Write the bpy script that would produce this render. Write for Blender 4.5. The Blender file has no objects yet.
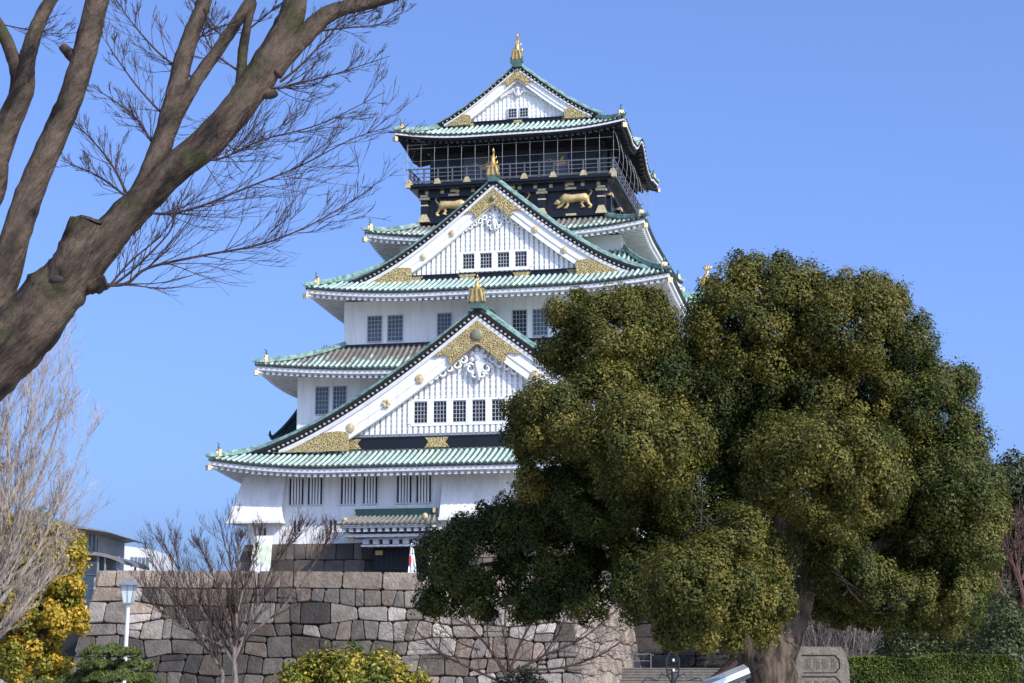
import bpy, math, random
import numpy as np
from mathutils import Vector, Matrix, noise

R = math.radians
S = bpy.context.scene
COL = S.collection

# ------------------------------------------------------------------ camera, sky, sun, exposure
F_PX = 1770.0
PITCH = math.atan((660 - 341.5) / F_PX)
EYE = Vector((0, 0, 1.6))
cam_d = bpy.data.cameras.new('camera')
cam_d.sensor_width = 36.0
cam_d.lens = 36.0 * F_PX / 1024.0
cam_d.clip_start = 0.5
cam_d.clip_end = 6000
cam = bpy.data.objects.new('camera', cam_d)
COL.objects.link(cam)
cam.location = EYE
cam.rotation_euler = (math.pi / 2 + PITCH, 0, 0)
S.camera = cam

SUN_EL, SUN_AZ = 37.0, 46.0            # azimuth measured from straight behind the camera towards the right
sd = Vector((math.cos(R(SUN_EL)) * math.sin(R(SUN_AZ)), -math.cos(R(SUN_EL)) * math.cos(R(SUN_AZ)), math.sin(R(SUN_EL))))
w = bpy.data.worlds.new('World')
S.world = w
w.use_nodes = True
nt = w.node_tree
bg = nt.nodes['Background']
sky = nt.nodes.new('ShaderNodeTexSky')
sky.sky_type = 'NISHITA'
sky.sun_disc = False
sky.sun_elevation = R(SUN_EL)
sky.sun_rotation = math.atan2(sd.x, sd.y)
sky.altitude = 30
sky.air_density = 0.6
sky.dust_density = 4.0
sky.ozone_density = 3.0
wb = nt.nodes.new('ShaderNodeMix')
wb.data_type = 'RGBA'
wb.blend_type = 'MULTIPLY'
wb.inputs['Factor'].default_value = 1.0
wb.inputs['B'].default_value = (1.19, 1.56, 2.33, 1)      # camera white balance of a clear winter sky
gam = nt.nodes.new('ShaderNodeGamma')
gam.inputs[1].default_value = 0.75                      # soft camera response of a clear winter sky
nt.links.new(sky.outputs[0], gam.inputs[0])
nt.links.new(gam.outputs[0], wb.inputs['A'])
nt.links.new(wb.outputs['Result'], bg.inputs[0])
bg.inputs[1].default_value = 0.15
sun_d = bpy.data.lights.new('sun', 'SUN')
sun_d.energy = 4.0
sun_d.angle = R(0.5)
sun_d.color = (1.0, 0.94, 0.84)
sun = bpy.data.objects.new('sun', sun_d)
COL.objects.link(sun)
sun.rotation_euler = sd.to_track_quat('Z', 'Y').to_euler()
S.view_settings.view_transform = 'Standard'
S.view_settings.look = 'None'
S.view_settings.exposure = 0.3
S.view_settings.gamma = 1.0
S.view_settings.use_curve_mapping = False
S.render.engine = 'CYCLES'
S.cycles.max_bounces = 6


def at(x, y, Y):
    """point of the place seen at that spot of the photograph, Y metres away"""
    cx, cy = (x - 512) / F_PX, (341.5 - y) / F_PX
    r = Vector((cx, math.cos(PITCH) - math.sin(PITCH) * cy, math.sin(PITCH) + math.cos(PITCH) * cy))
    return EYE + r * (Y / r.y)


# ------------------------------------------------------------------ mesh builder
class MB:
    def __init__(self):
        self.v = []
        self.f = []
        self.c = []
        self.usecol = False

    def add(self, vs, fs, col=None):
        n = len(self.v)
        self.v.extend([tuple(p) for p in vs])
        for f in fs:
            self.f.append([i + n for i in f])
            self.c.append(col if col else (1, 1, 1))
        if col:
            self.usecol = True

    def box(self, x0, x1, y0, y1, z0, z1, col=None):
        vs = [(x0, y0, z0), (x1, y0, z0), (x1, y1, z0), (x0, y1, z0), (x0, y0, z1), (x1, y0, z1), (x1, y1, z1), (x0, y1, z1)]
        self.add(vs, [(0, 3, 2, 1), (4, 5, 6, 7), (0, 1, 5, 4), (1, 2, 6, 5), (2, 3, 7, 6), (3, 0, 4, 7)], col)

    def hexa(self, b, t, col=None):
        """b, t: four bottom and four top corners, counter-clockwise from above"""
        self.add(list(b) + list(t), [(0, 3, 2, 1), (4, 5, 6, 7), (0, 1, 5, 4), (1, 2, 6, 5), (2, 3, 7, 6), (3, 0, 4, 7)], col)

    def obox(self, c, a, b, d, col=None):
        c, a, b, d = Vector(c), Vector(a), Vector(b), Vector(d)
        vs = [c + a * i + b * j + d * k for k in (-1, 1) for i, j in ((-1, -1), (1, -1), (1, 1), (-1, 1))]
        self.add(vs, [(0, 3, 2, 1), (4, 5, 6, 7), (0, 1, 5, 4), (1, 2, 6, 5), (2, 3, 7, 6), (3, 0, 4, 7)], col)

    def tube(self, pts, rad, n=6, cap=True, col=None, wob=0.0, rng=None, up=None):
        pts = [Vector(p) for p in pts]
        if not isinstance(rad, (list, tuple)):
            rad = [rad] * len(pts)
        vs, fs = [], []
        prev = None
        for i, p in enumerate(pts):
            t = (pts[min(i + 1, len(pts) - 1)] - pts[max(i - 1, 0)])
            if t.length < 1e-9:
                t = Vector((0, 0, 1))
            t.normalize()
            if prev is None:
                a = Vector(up) if up else (Vector((0, 0, 1)) if abs(t.z) < 0.9 else Vector((1, 0, 0)))
                a = (a - t * a.dot(t)).normalized()
            else:
                a = (prev - t * prev.dot(t))
                a = a.normalized() if a.length > 1e-6 else t.orthogonal().normalized()
            prev = a
            b = t.cross(a)
            for k in range(n):
                th = 2 * math.pi * k / n
                r = rad[i]
                if wob and rng:
                    r *= 1 + rng.uniform(-wob, wob)
                vs.append(p + a * (math.cos(th) * r) + b * (math.sin(th) * r))
        for i in range(len(pts) - 1):
            for k in range(n):
                k2 = (k + 1) % n
                fs.append((i * n + k, i * n + k2, (i + 1) * n + k2, (i + 1) * n + k))
        if cap:
            fs.append(tuple(range(n))[::-1])
            fs.append(tuple((len(pts) - 1) * n + k for k in range(n)))
        self.add(vs, fs, col)

    def ell(self, c, r, n=10, m=7, col=None, rot=None):
        c = Vector(c)
        vs, fs = [], []
        for j in range(1, m):
            ph = math.pi * j / m
            for i in range(n):
                th = 2 * math.pi * i / n
                p = Vector((r[0] * math.sin(ph) * math.cos(th), r[1] * math.sin(ph) * math.sin(th), r[2] * math.cos(ph)))
                if rot:
                    p = rot @ p
                vs.append(c + p)
        a, b = Vector((0, 0, r[2])), Vector((0, 0, -r[2]))
        if rot:
            a, b = rot @ a, rot @ b
        vs += [c + a, c + b]
        for j in range(m - 2):
            for i in range(n):
                i2 = (i + 1) % n
                fs.append((j * n + i, (j + 1) * n + i, (j + 1) * n + i2, j * n + i2))
        T = (m - 1) * n
        for i in range(n):
            i2 = (i + 1) % n
            fs.append((T, i, i2))
            fs.append((T + 1, (m - 2) * n + i2, (m - 2) * n + i))
        self.add(vs, fs, col)

    def prism(self, pts, y0, y1, col=None):
        """polygon in x,z extruded along y (front face at y0)"""
        n = len(pts)
        vs = [(p[0], y0, p[1]) for p in pts] + [(p[0], y1, p[1]) for p in pts]
        fs = [tuple(range(n)), tuple(range(2 * n - 1, n - 1, -1))]
        for i in range(n):
            j = (i + 1) % n
            fs.append((i, i + n, j + n, j))
        self.add(vs, fs, col)

    def band(self, top, bot, y0, y1, col=None):
        """strip between two polylines in x,z (same length), as thick as y0..y1"""
        n = len(top)
        vs = []
        for a, b in zip(top, bot):
            vs += [(a[0], y0, a[1]), (b[0], y0, b[1]), (b[0], y1, b[1]), (a[0], y1, a[1])]
        fs = []
        for i in range(n - 1):
            o, q = i * 4, i * 4 + 4
            for k in range(4):
                k2 = (k + 1) % 4
                fs.append((o + k, o + k2, q + k2, q + k))
        fs.append((0, 3, 2, 1))
        fs.append((n * 4 - 4, n * 4 - 3, n * 4 - 2, n * 4 - 1))
        self.add(vs, fs, col)

    def build(self, name, mat, parent=None, smooth=False, loc=None, rot=None):
        me = bpy.data.meshes.new(name)
        me.from_pydata(self.v, [], self.f)
        if True:
            at_ = me.color_attributes.new('tint', 'FLOAT_COLOR', 'CORNER')
            arr = np.ones((len(me.loops), 4), dtype=np.float32)
            k = 0
            for f, c in zip(self.f, self.c):
                arr[k:k + len(f), :3] = c
                k += len(f)
            at_.data.foreach_set('color', arr.ravel())
        if smooth:
            me.polygons.foreach_set('use_smooth', [True] * len(me.polygons))
        me.materials.append(mat)
        me.update()
        o = bpy.data.objects.new(name, me)
        COL.objects.link(o)
        if parent:
            o.parent = parent
        if loc:
            o.location = loc
        if rot:
            o.rotation_euler = rot
        return o


def tag(o, label=None, cat=None, group=None, kind=None):
    if label: o['label'] = label
    if cat: o['category'] = cat
    if group: o['group'] = group
    if kind: o['kind'] = kind
    return o


def empty(name, loc, rz=0, label=None, cat=None, group=None):
    o = bpy.data.objects.new(name, None)
    o.empty_display_size = 0.3
    o.location = loc
    o.rotation_euler = (0, 0, rz)
    COL.objects.link(o)
    return tag(o, label, cat, group)


# ------------------------------------------------------------------ materials
def mat(name, col, rough=0.7, metal=0.0, var=0.0, vscale=3.0, col2=None, bump=0.0, bscale=20.0, tint=False,
        stretch=(1, 1, 1), spec=0.5, detail=6.0, lo=0.35, hi=0.65, bdist=0.05, world=False, prerot=None):
    m = bpy.data.materials.new(name)
    m.use_nodes = True
    n, l = m.node_tree.nodes, m.node_tree.links
    p = n['Principled BSDF']
    p.inputs['Roughness'].default_value = rough
    p.inputs['Metallic'].default_value = metal
    p.inputs['Specular IOR Level'].default_value = spec
    p.inputs['Base Color'].default_value = (*col, 1)
    out = None
    tc = n.new('ShaderNodeTexCoord')
    mp = n.new('ShaderNodeMapping')
    mp.inputs['Scale'].default_value = stretch
    if world:
        g = n.new('ShaderNodeNewGeometry')
        l.new(g.outputs['Position'], mp.inputs[0])
    elif prerot is not None:
        m0 = n.new('ShaderNodeMapping')
        m0.inputs['Rotation'].default_value = (0, prerot, 0)
        l.new(tc.outputs['Object'], m0.inputs[0])
        l.new(m0.outputs[0], mp.inputs[0])
    else:
        l.new(tc.outputs['Object'], mp.inputs[0])
    if col2 is not None or var:
        if col2 is None:
            col2 = tuple(c * (1 - var) for c in col)
        nz = n.new('ShaderNodeTexNoise')
        nz.inputs['Scale'].default_value = vscale
        nz.inputs['Detail'].default_value = detail
        nz.inputs['Roughness'].default_value = 0.62
        l.new(mp.outputs[0], nz.inputs['Vector'])
        rp = n.new('ShaderNodeMapRange')
        rp.inputs['From Min'].default_value = lo
        rp.inputs['From Max'].default_value = hi
        l.new(nz.outputs['Fac'], rp.inputs['Value'])
        mx = n.new('ShaderNodeMix')
        mx.data_type = 'RGBA'
        mx.inputs['A'].default_value = (*col, 1)
        mx.inputs['B'].default_value = (*col2, 1)
        l.new(rp.outputs[0], mx.inputs['Factor'])
        out = mx.outputs['Result']
    if tint:
        a = n.new('ShaderNodeVertexColor')
        a.layer_name = 'tint'
        mu = n.new('ShaderNodeMix')
        mu.data_type = 'RGBA'
        mu.blend_type = 'MULTIPLY'
        mu.inputs['Factor'].default_value = 1
        if out: l.new(out, mu.inputs['A'])
        else: mu.inputs['A'].default_value = (*col, 1)
        l.new(a.outputs['Color'], mu.inputs['B'])
        out = mu.outputs['Result']
    if out:
        l.new(out, p.inputs['Base Color'])
    if bump:
        nb = n.new('ShaderNodeTexNoise')
        nb.inputs['Scale'].default_value = bscale
        nb.inputs['Detail'].default_value = 8
        l.new(mp.outputs[0], nb.inputs['Vector'])
        b = n.new('ShaderNodeBump')
        b.inputs['Strength'].default_value = bump
        b.inputs['Distance'].default_value = bdist
        l.new(nb.outputs['Fac'], b.inputs['Height'])
        l.new(b.outputs[0], p.inputs['Normal'])
    return m


def leafmat(name, rough=0.45, trans=0.25, spec=0.4):
    m = bpy.data.materials.new(name)
    m.use_nodes = True
    n, l = m.node_tree.nodes, m.node_tree.links
    p = n['Principled BSDF']
    p.inputs['Roughness'].default_value = rough
    p.inputs['Specular IOR Level'].default_value = spec
    a = n.new('ShaderNodeVertexColor')
    a.layer_name = 'tint'
    l.new(a.outputs['Color'], p.inputs['Base Color'])
    t = n.new('ShaderNodeBsdfTranslucent')
    g = n.new('ShaderNodeMix')
    g.data_type = 'RGBA'
    g.blend_type = 'MULTIPLY'
    g.inputs['Factor'].default_value = 1
    g.inputs['B'].default_value = (1.2, 1.3, 0.5, 1)
    l.new(a.outputs['Color'], g.inputs['A'])
    l.new(g.outputs['Result'], t.inputs['Color'])
    ms = n.new('ShaderNodeMixShader')
    ms.inputs[0].default_value = trans
    l.new(p.outputs[0], ms.inputs[1])
    l.new(t.outputs[0], ms.inputs[2])
    l.new(ms.outputs[0], n['Material Output'].inputs['Surface'])
    return m


def goldwork(name):
    """openwork gold scrolls over dark lacquer"""
    m = mat(name, (0.5, 0.36, 0.13), 0.5, 0.25)
    n, l = m.node_tree.nodes, m.node_tree.links
    p = n['Principled BSDF']
    tc = n.new('ShaderNodeTexCoord')
    nz = n.new('ShaderNodeTexNoise')
    nz.inputs['Scale'].default_value = 2.2
    ad = n.new('ShaderNodeMix'); ad.data_type = 'VECTOR'; ad.inputs['Factor'].default_value = 0.16
    l.new(tc.outputs['Object'], nz.inputs['Vector'])
    l.new(tc.outputs['Object'], ad.inputs['A'])
    l.new(nz.outputs['Color'], ad.inputs['B'])
    vo = n.new('ShaderNodeTexVoronoi')
    vo.feature = 'DISTANCE_TO_EDGE'
    vo.inputs['Scale'].default_value = 9.0
    l.new(ad.outputs['Result'], vo.inputs['Vector'])
    rp = n.new('ShaderNodeMapRange')
    rp.inputs['From Min'].default_value = 0.10
    rp.inputs['From Max'].default_value = 0.17
    l.new(vo.outputs['Distance'], rp.inputs['Value'])
    mx = n.new('ShaderNodeMix'); mx.data_type = 'RGBA'
    mx.inputs['A'].default_value = (0.60, 0.47, 0.21, 1)
    mx.inputs['B'].default_value = (0.17, 0.125, 0.05, 1)
    l.new(rp.outputs[0], mx.inputs['Factor'])
    l.new(mx.outputs['Result'], p.inputs['Base Color'])
    b = n.new('ShaderNodeBump'); b.inputs['Strength'].default_value = 0.8; b.inputs['Distance'].default_value = 0.08
    b.invert = True
    l.new(rp.outputs[0], b.inputs['Height'])
    l.new(b.outputs[0], p.inputs['Normal'])
    return m


M = {}
M['plaster'] = mat('plaster', (0.84, 0.835, 0.82), 0.85, col2=(0.62, 0.61, 0.58), vscale=1.6, stretch=(1.6, 1.6, 0.16), bump=0.2, bscale=6, lo=0.48, hi=0.80)
M['plaster_old'] = mat('plaster_old', (0.76, 0.75, 0.73), 0.85, col2=(0.58, 0.55, 0.51), vscale=1.1, stretch=(1.3, 1.3, 0.25), lo=0.42, hi=0.75)
M['soffit'] = mat('soffit', (0.62, 0.60, 0.57), 0.85, var=0.2, vscale=1.0)
M['trim'] = mat('trim', (0.70, 0.70, 0.70), 0.75, var=0.15, vscale=1.5)
M['copper'] = mat('copper_tile', (0.42, 0.555, 0.485), 0.6, tint=True, col2=(0.27, 0.35, 0.31), vscale=1.6, bump=0.2, bscale=8, lo=0.42, hi=0.72)
def aged(name, zm, k):
    m = mat(name, (0.41, 0.54, 0.475), 0.65, tint=True, col2=(0.20, 0.165, 0.145), vscale=1.1, bump=0.2, bscale=8, lo=0.44, hi=0.60)
    n, l = m.node_tree.nodes, m.node_tree.links
    nz = [x for x in n if x.type == 'TEX_NOISE'][0]
    rp = [x for x in n if x.type == 'MAP_RANGE'][0]
    tc = [x for x in n if x.type == 'TEX_COORD'][0]
    sp = n.new('ShaderNodeSeparateXYZ')
    l.new(tc.outputs['Object'], sp.inputs[0])
    a = n.new('ShaderNodeMath'); a.operation = 'MULTIPLY_ADD'
    a.inputs[1].default_value = k
    a.inputs[2].default_value = 0.02 - zm * k
    l.new(sp.outputs['Z'], a.inputs[0])
    b = n.new('ShaderNodeMath'); b.operation = 'ADD'
    l.new(a.outputs[0], b.inputs[0]); l.new(nz.outputs['Fac'], b.inputs[1])
    l.new(b.outputs[0], rp.inputs['Value'])
    return m


M['copper_old'] = aged('copper_tile_weathered', 22.35, 0.25)
M['copper_old4'] = aged('copper_tile_aged', 33.1, 0.3)
M['copper_pan'] = mat('copper_pan', (0.10, 0.145, 0.125), 0.7, col2=(0.05, 0.045, 0.04), vscale=0.6)
M['copper_edge'] = mat('copper_edge', (0.055, 0.085, 0.075), 0.6, col2=(0.03, 0.035, 0.03), vscale=2)
M['copper_ridge'] = mat('copper_ridge', (0.09, 0.165, 0.14), 0.55, col2=(0.05, 0.10, 0.09), vscale=1.4, bump=0.2, bscale=9)
M['rake'] = mat('rake_copper', (0.25, 0.37, 0.32), 0.6, col2=(0.07, 0.15, 0.125), vscale=2.4, lo=0.4, hi=0.62)
M['verdigris'] = mat('verdigris', (0.33, 0.53, 0.44), 0.6, col2=(0.16, 0.30, 0.25), vscale=1.8)
M['bandtile'] = mat('rake_band_tile', (1, 1, 1), 0.6, var=0.3, vscale=5, tint=True)
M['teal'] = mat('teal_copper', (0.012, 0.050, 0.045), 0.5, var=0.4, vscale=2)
M['lacquer'] = mat('black_lacquer', (0.008, 0.009, 0.012), 0.35, var=0.3, vscale=2, spec=0.5)
M['lacquer_matt'] = mat('dark_timber', (0.012, 0.012, 0.014), 0.7, var=0.3, vscale=2)
M['gold'] = mat('gold', (0.62, 0.44, 0.17), 0.42, 0.55, var=0.3, vscale=4, bump=0.4, bscale=9)
M['gold_pale'] = mat('gold_weathered', (0.72, 0.58, 0.33), 0.55, 0.3, var=0.35, vscale=4, bump=0.4, bscale=9)
M['gold_tiger'] = mat('gold_tiger', (0.80, 0.58, 0.26), 0.5, 0.3, var=0.35, vscale=4, bump=0.5, bscale=7)
M['gold_bright'] = mat('gold_leaf', (0.85, 0.55, 0.16), 0.33, 0.7, var=0.25, vscale=3, bump=0.4, bscale=7)
M['goldwork'] = goldwork('gold_openwork')
M['greymedal'] = mat('patinated_boss', (0.27, 0.27, 0.17), 0.6, 0.3, var=0.3, vscale=5)
M['glass'] = mat('window_glass', (0.10, 0.125, 0.155), 0.25, spec=0.3, var=0.3, vscale=0.8)
M['glass_dark'] = mat('dark_glass', (0.015, 0.018, 0.022), 0.3, spec=0.3)
M['bar'] = mat('window_bar', (0.42, 0.44, 0.46), 0.7)
M['net'] = mat('net_wire', (0.30, 0.30, 0.32), 0.5, 0.4)
M['stone'] = mat('granite', (1.0, 0.97, 0.93), 0.9, col2=(0.50, 0.47, 0.45), vscale=2.2, tint=True, bump=0.9, bscale=7, lo=0.3, hi=0.7, detail=9, bdist=0.08)
M['stone_joint'] = mat('stone_joint', (0.03, 0.028, 0.026), 0.95)
M['stone_dark'] = mat('dark_granite', (0.155, 0.13, 0.11), 0.9, col2=(0.06, 0.056, 0.052), vscale=0.6, bump=0.6, bscale=4, tint=True)
M['stone_shaded'] = mat('shade_toned_granite', (0.055, 0.05, 0.048), 0.95, col2=(0.03, 0.028, 0.027), vscale=0.8, bump=0.6, bscale=4, tint=True)  # granite of the recessed wall, darkened in colour to stand for shade
M['step'] = mat('step_stone', (0.24, 0.215, 0.185), 0.9, var=0.4, vscale=2, bump=0.4, bscale=6)
M['gravel'] = mat('gravel_ground', (0.46, 0.42, 0.35), 0.95, var=0.3, vscale=0.6, bump=0.3, bscale=30)
M['terrace'] = mat('terrace_gravel', (0.54, 0.50, 0.44), 0.95, var=0.2, vscale=0.8)
M['white_metal'] = mat('white_paint', (0.72, 0.70, 0.72), 0.45, var=0.1)
M['rail_metal'] = mat('rail_metal', (0.13, 0.13, 0.135), 0.5, 0.3, var=0.2)
M['grey_metal'] = mat('grey_metal', (0.32, 0.35, 0.37), 0.4, 0.5, var=0.2)
M['dark_metal'] = mat('dark_metal', (0.03, 0.032, 0.035), 0.5, 0.4)
M['lampglass'] = mat('frosted_glass', (0.62, 0.68, 0.72), 0.3, var=0.1)
M['bglass'] = mat('curtain_glass', (0.17, 0.24, 0.29), 0.2, spec=0.7, var=0.4, vscale=0.25)
M['bglass2'] = mat('spandrel_glass', (0.22, 0.29, 0.34), 0.3, spec=0.6, var=0.3, vscale=0.3)
M['concrete'] = mat('concrete', (0.50, 0.50, 0.50), 0.85, var=0.15, vscale=0.5)
M['roofgrey'] = mat('roof_sheet', (0.22, 0.21, 0.20), 0.6, var=0.2)
M['red'] = mat('red_cloth', (0.55, 0.03, 0.04), 0.8)
M['cloth'] = mat('white_cloth', (0.80, 0.80, 0.80), 0.85)


def barkmat(name, c1, c2, c3=None, vs=1.5, stretch=(6, 6, 1.4), bump=1.0, bs=7, prerot=None):
    m = mat(name, c1, 0.92, col2=c2, vscale=vs, stretch=stretch, bump=bump, bscale=bs, detail=10, lo=0.38, hi=0.62, bdist=0.03, spec=0.2, prerot=prerot)
    if c3:
        n, l = m.node_tree.nodes, m.node_tree.links
        p = n['Principled BSDF']
        src = p.inputs['Base Color'].links[0].from_socket
        tc = n.new('ShaderNodeTexCoord')
        nz = n.new('ShaderNodeTexNoise'); nz.inputs['Scale'].default_value = 2.6; nz.inputs['Detail'].default_value = 7
        l.new(tc.outputs['Object'], nz.inputs['Vector'])
        rp = n.new('ShaderNodeMapRange'); rp.inputs['From Min'].default_value = 0.56; rp.inputs['From Max'].default_value = 0.64
        l.new(nz.outputs['Fac'], rp.inputs['Value'])
        mx = n.new('ShaderNodeMix'); mx.data_type = 'RGBA'
        l.new(rp.outputs[0], mx.inputs['Factor'])
        l.new(src, mx.inputs['A'])
        mx.inputs['B'].default_value = (*c3, 1)
        l.new(mx.outputs['Result'], p.inputs['Base Color'])
    return m


M['bark_near'] = barkmat('grey_brown_bark', (0.112, 0.082, 0.060), (0.016, 0.012, 0.010), (0.050, 0.048, 0.022), vs=1.5, stretch=(4.5, 4.5, 1.3), bump=1.0, bs=9, prerot=R(-37))
M['bark_camphor'] = barkmat('furrowed_bark', (0.145, 0.11, 0.085), (0.032, 0.025, 0.020), vs=3.0, stretch=(3, 3, 0.6), bump=1.0, bs=6)
M['bark_pale'] = barkmat('pale_twig_bark', (0.42, 0.355, 0.29), (0.24, 0.195, 0.16))
M['bark_brown'] = barkmat('brown_twig_bark', (0.085, 0.055, 0.047), (0.045, 0.03, 0.027))
M['bark_grey'] = barkmat('pale_trunk_bark', (0.24, 0.20, 0.18), (0.10, 0.08, 0.07))
M['bark_red'] = barkmat('reddish_twig_bark', (0.16, 0.08, 0.065), (0.09, 0.05, 0.045))
M['twig_dark'] = barkmat('dark_twig_bark', (0.075, 0.05, 0.045), (0.045, 0.032, 0.03))
M['leaf'] = leafmat('camphor_leaf', 0.6, 0.2, 0.22)
M['leaf_y'] = leafmat('yellow_leaf', 0.55, 0.30, 0.3)
M['leaf_d'] = leafmat('dark_leaf', 0.5, 0.15, 0.4)

# ------------------------------------------------------------------ the setting
g = MB()
g.add([(-3000, -400, 0), (3000, -400, 0), (3000, 5000, 0), (-3000, 5000, 0)], [(0, 1, 2, 3)])
tag(g.build('ground', M['gravel']), kind='structure')

# ------------------------------------------------------------------ the keep: local x along the front, y into depth, z absolute
KA = R(12.1)
KO = Vector((-2.379, 118.0, 0))
ZB = 6.0
KU = Vector((math.cos(KA), -math.sin(KA), 0))
KV = Vector((math.sin(KA), math.cos(KA), 0))


def kw(x, y, z):
    return KO + KU * x + KV * y + Vector((0, 0, z))


keep = empty('castle_keep', (KO.x, KO.y, ZB), -KA,
             'white five-tiered castle keep with mint green copper roofs and gold ornaments on its stone base', 'castle')


def kp(name, mb, m, parent=None, smooth=False, label=None):
    o = mb.build(name, m, parent or keep, smooth, loc=None if parent else (0, 0, -ZB))
    if label: o['label'] = label
    return o


# ---- roofs
trng = random.Random(99)


def roof(X, y0, y1, run, z0, rise, lift, tiles, edge='white', K=2.2, bump=None, pitch=0.40, soff_in=2.2, label=None, thick=0.5):
    """skirt roof round the rectangle |x|<X, y0<y<y1; returns its tile object"""
    yc, hy = (y0 + y1) / 2, (y1 - y0) / 2
    dx, dy = run

    def side(s):
        if s == 0: return X, dy, dx, lambda a, b: (a, y0 + b)
        if s == 1: return hy, dx, dy, lambda a, b: (X - b, yc + a)
        if s == 2: return X, dy, dx, lambda a, b: (-a, y1 - b)
        return hy, dx, dy, lambda a, b: (-X + b, yc - a)

    def zf(s, a, b, off=0.0):
        half, rn, on, _ = side(s)
        t = b / rn
        c = max(0.0, (half - abs(a)) / on)
        z = z0 + rise * (0.72 * t + 0.28 * t * t) + lift * max(0, 1 - c / K) ** 2 * (1 - min(t, 1)) + off
        if bump and s in (1, 3):
            bw, bh = bump
            if abs(a) < bw:
                z += bh * (0.5 + 0.5 * math.cos(math.pi * a / bw)) ** 1.3 * (1 - 0.55 * min(t, 1))
            elif abs(a) < bw * 1.5:
                z -= 0.18 * math.sin(math.pi * (abs(a) - bw) / (bw * 0.5))
        return z

    pan, rib, ends, fas, raf, sof = MB(), MB(), MB(), MB(), MB(), MB()
    for s in range(4):
        half, rn, on, W = side(s)
        bot_drop = 0.0
        # pan surface
        N = max(24, int(half * 2 / 0.7))
        NT = 5
        vs, fs = [], []
        for i in range(N + 1):
            a = -half + 2 * half * i / N
            bm = rn * min(1, (half - abs(a)) / on)
            for j in range(NT + 1):
                b = bm * j / NT
                vs.append((*W(a, b), zf(s, a, b)))
        for i in range(N):
            for j in range(NT):
                o = i * (NT + 1) + j
                fs.append((o, o + NT + 1, o + NT + 2, o + 1))
        pan.add(vs, fs)
        # ribs of round tiles
        n = int(2 * half / pitch)
        r = 0.105
        for i in range(n + 1):
            a = -half + (2 * half - n * pitch) / 2 + i * pitch
            bm = rn * min(1, (half - abs(a)) / on)
            if bm < 0.15: continue
            seg = 5 if bm > 1.5 else 2
            vs, fs = [], []
            for j in range(seg + 1):
                b = -0.06 + (bm + 0.06) * j / seg
                z = zf(s, a, max(b, 0))
                for k in range(5):
                    th = math.pi * k / 4
                    vs.append((*W(a - r * math.cos(th), b), z + 0.01 + r * 1.15 * math.sin(th)))
            for j in range(seg):
                for k in range(4):
                    o = j * 5 + k
                    fs.append((o, o + 1, o + 6, o + 5))
            q_ = trng.uniform(0.78, 1.18)
            rib.add(vs, fs, (q_, q_ * trng.uniform(0.95, 1.03), q_ * trng.uniform(0.93, 1.04)))
            # round end tile
            zc = zf(s, a, 0)
            vs = []
            for yy in (-0.10, -0.02):
                for k in range(7):
                    th = 2 * math.pi * k / 7
                    vs.append((*W(a + 0.10 * math.cos(th), yy), zc + 0.0 + 0.10 * math.sin(th)))
            fs = [tuple(range(7))] + [(k, k + 7, (k + 1) % 7 + 7, (k + 1) % 7) for k in range(7)]
            ends.add(vs, fs)
        # boards under the tile edge, soffit
        N2 = max(30, int(half * 2 / 0.6))
        def strip(mb, b0, b1, o0, o1, slope=0.0):
            vs, fs = [], []
            for i in range(N2 + 1):
                a = (-1 + 2 * i / N2)
                a0 = a * (half - b0)
                a1 = a * (half - b1)
                e0, e1 = zf(s, a * half, 0), zf(s, a * half, 0)
                vs += [(*W(a0, b0), e0 + o0), (*W(a0, b0), e0 + o1), (*W(a1, b1), e1 + o1 + slope), (*W(a1, b1), e1 + o0 + slope)]
            for i in range(N2):
                o = i * 4
                for k in range(4):
                    k2 = (k + 1) % 4
                    fs.append((o + k, o + 4 + k, o + 4 + k2, o + k2))
            mb.add(vs, fs)
        strip(ends, 0.0, 0.5, -0.02, -0.13)
        strip(fas, 0.07, 0.55, -0.134, -0.134 - 0.27)
        strip(fas, 0.15, 0.55, -0.407, -0.45)
        strip(sof, 0.30, soff_in, -0.455, -0.53, slope=0.42)
        # rafters
        rp_ = 0.44
        n = int((2 * half - 0.6) / rp_)
        for i in range(n + 1):
            a = -n * rp_ / 2 + i * rp_
            e = zf(s, a / (half - 0.2) * half, 0)
            L = min(soff_in, max(0.5, (half - abs(a))))
            a0, a1 = a - 0.11, a + 0.11
            zb0, zt0 = e - 0.66, e - 0.456
            dz = 0.42 * (L - 0.2) / (soff_in - 0.26)
            b_ = [(*W(a0, 0.2), zb0), (*W(a1, 0.2), zb0), (*W(a1, L), zb0 + dz), (*W(a0, L), zb0 + dz)]
            t_ = [(*W(a0, 0.2), zt0), (*W(a1, 0.2), zt0), (*W(a1, L), zt0 + dz), (*W(a0, L), zt0 + dz)]
            raf.hexa(b_, t_)
    tl = kp('roof', pan, M['copper_pan'], label=label)
    kp('roof_tiles', rib, tiles, tl, smooth=False)
    kp('eave_edge_tiles', ends, M['copper_edge'], tl)
    kp('eave_board', fas, M['trim'] if edge == 'white' else M['lacquer_matt'], tl)
    if edge != 'white':
        pass
    kp('soffit', sof, M['soffit'] if edge == 'white' else M['lacquer_matt'], tl)
    kp('rafters', raf, M['trim'] if edge == 'white' else M['lacquer_matt'], tl)
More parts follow.
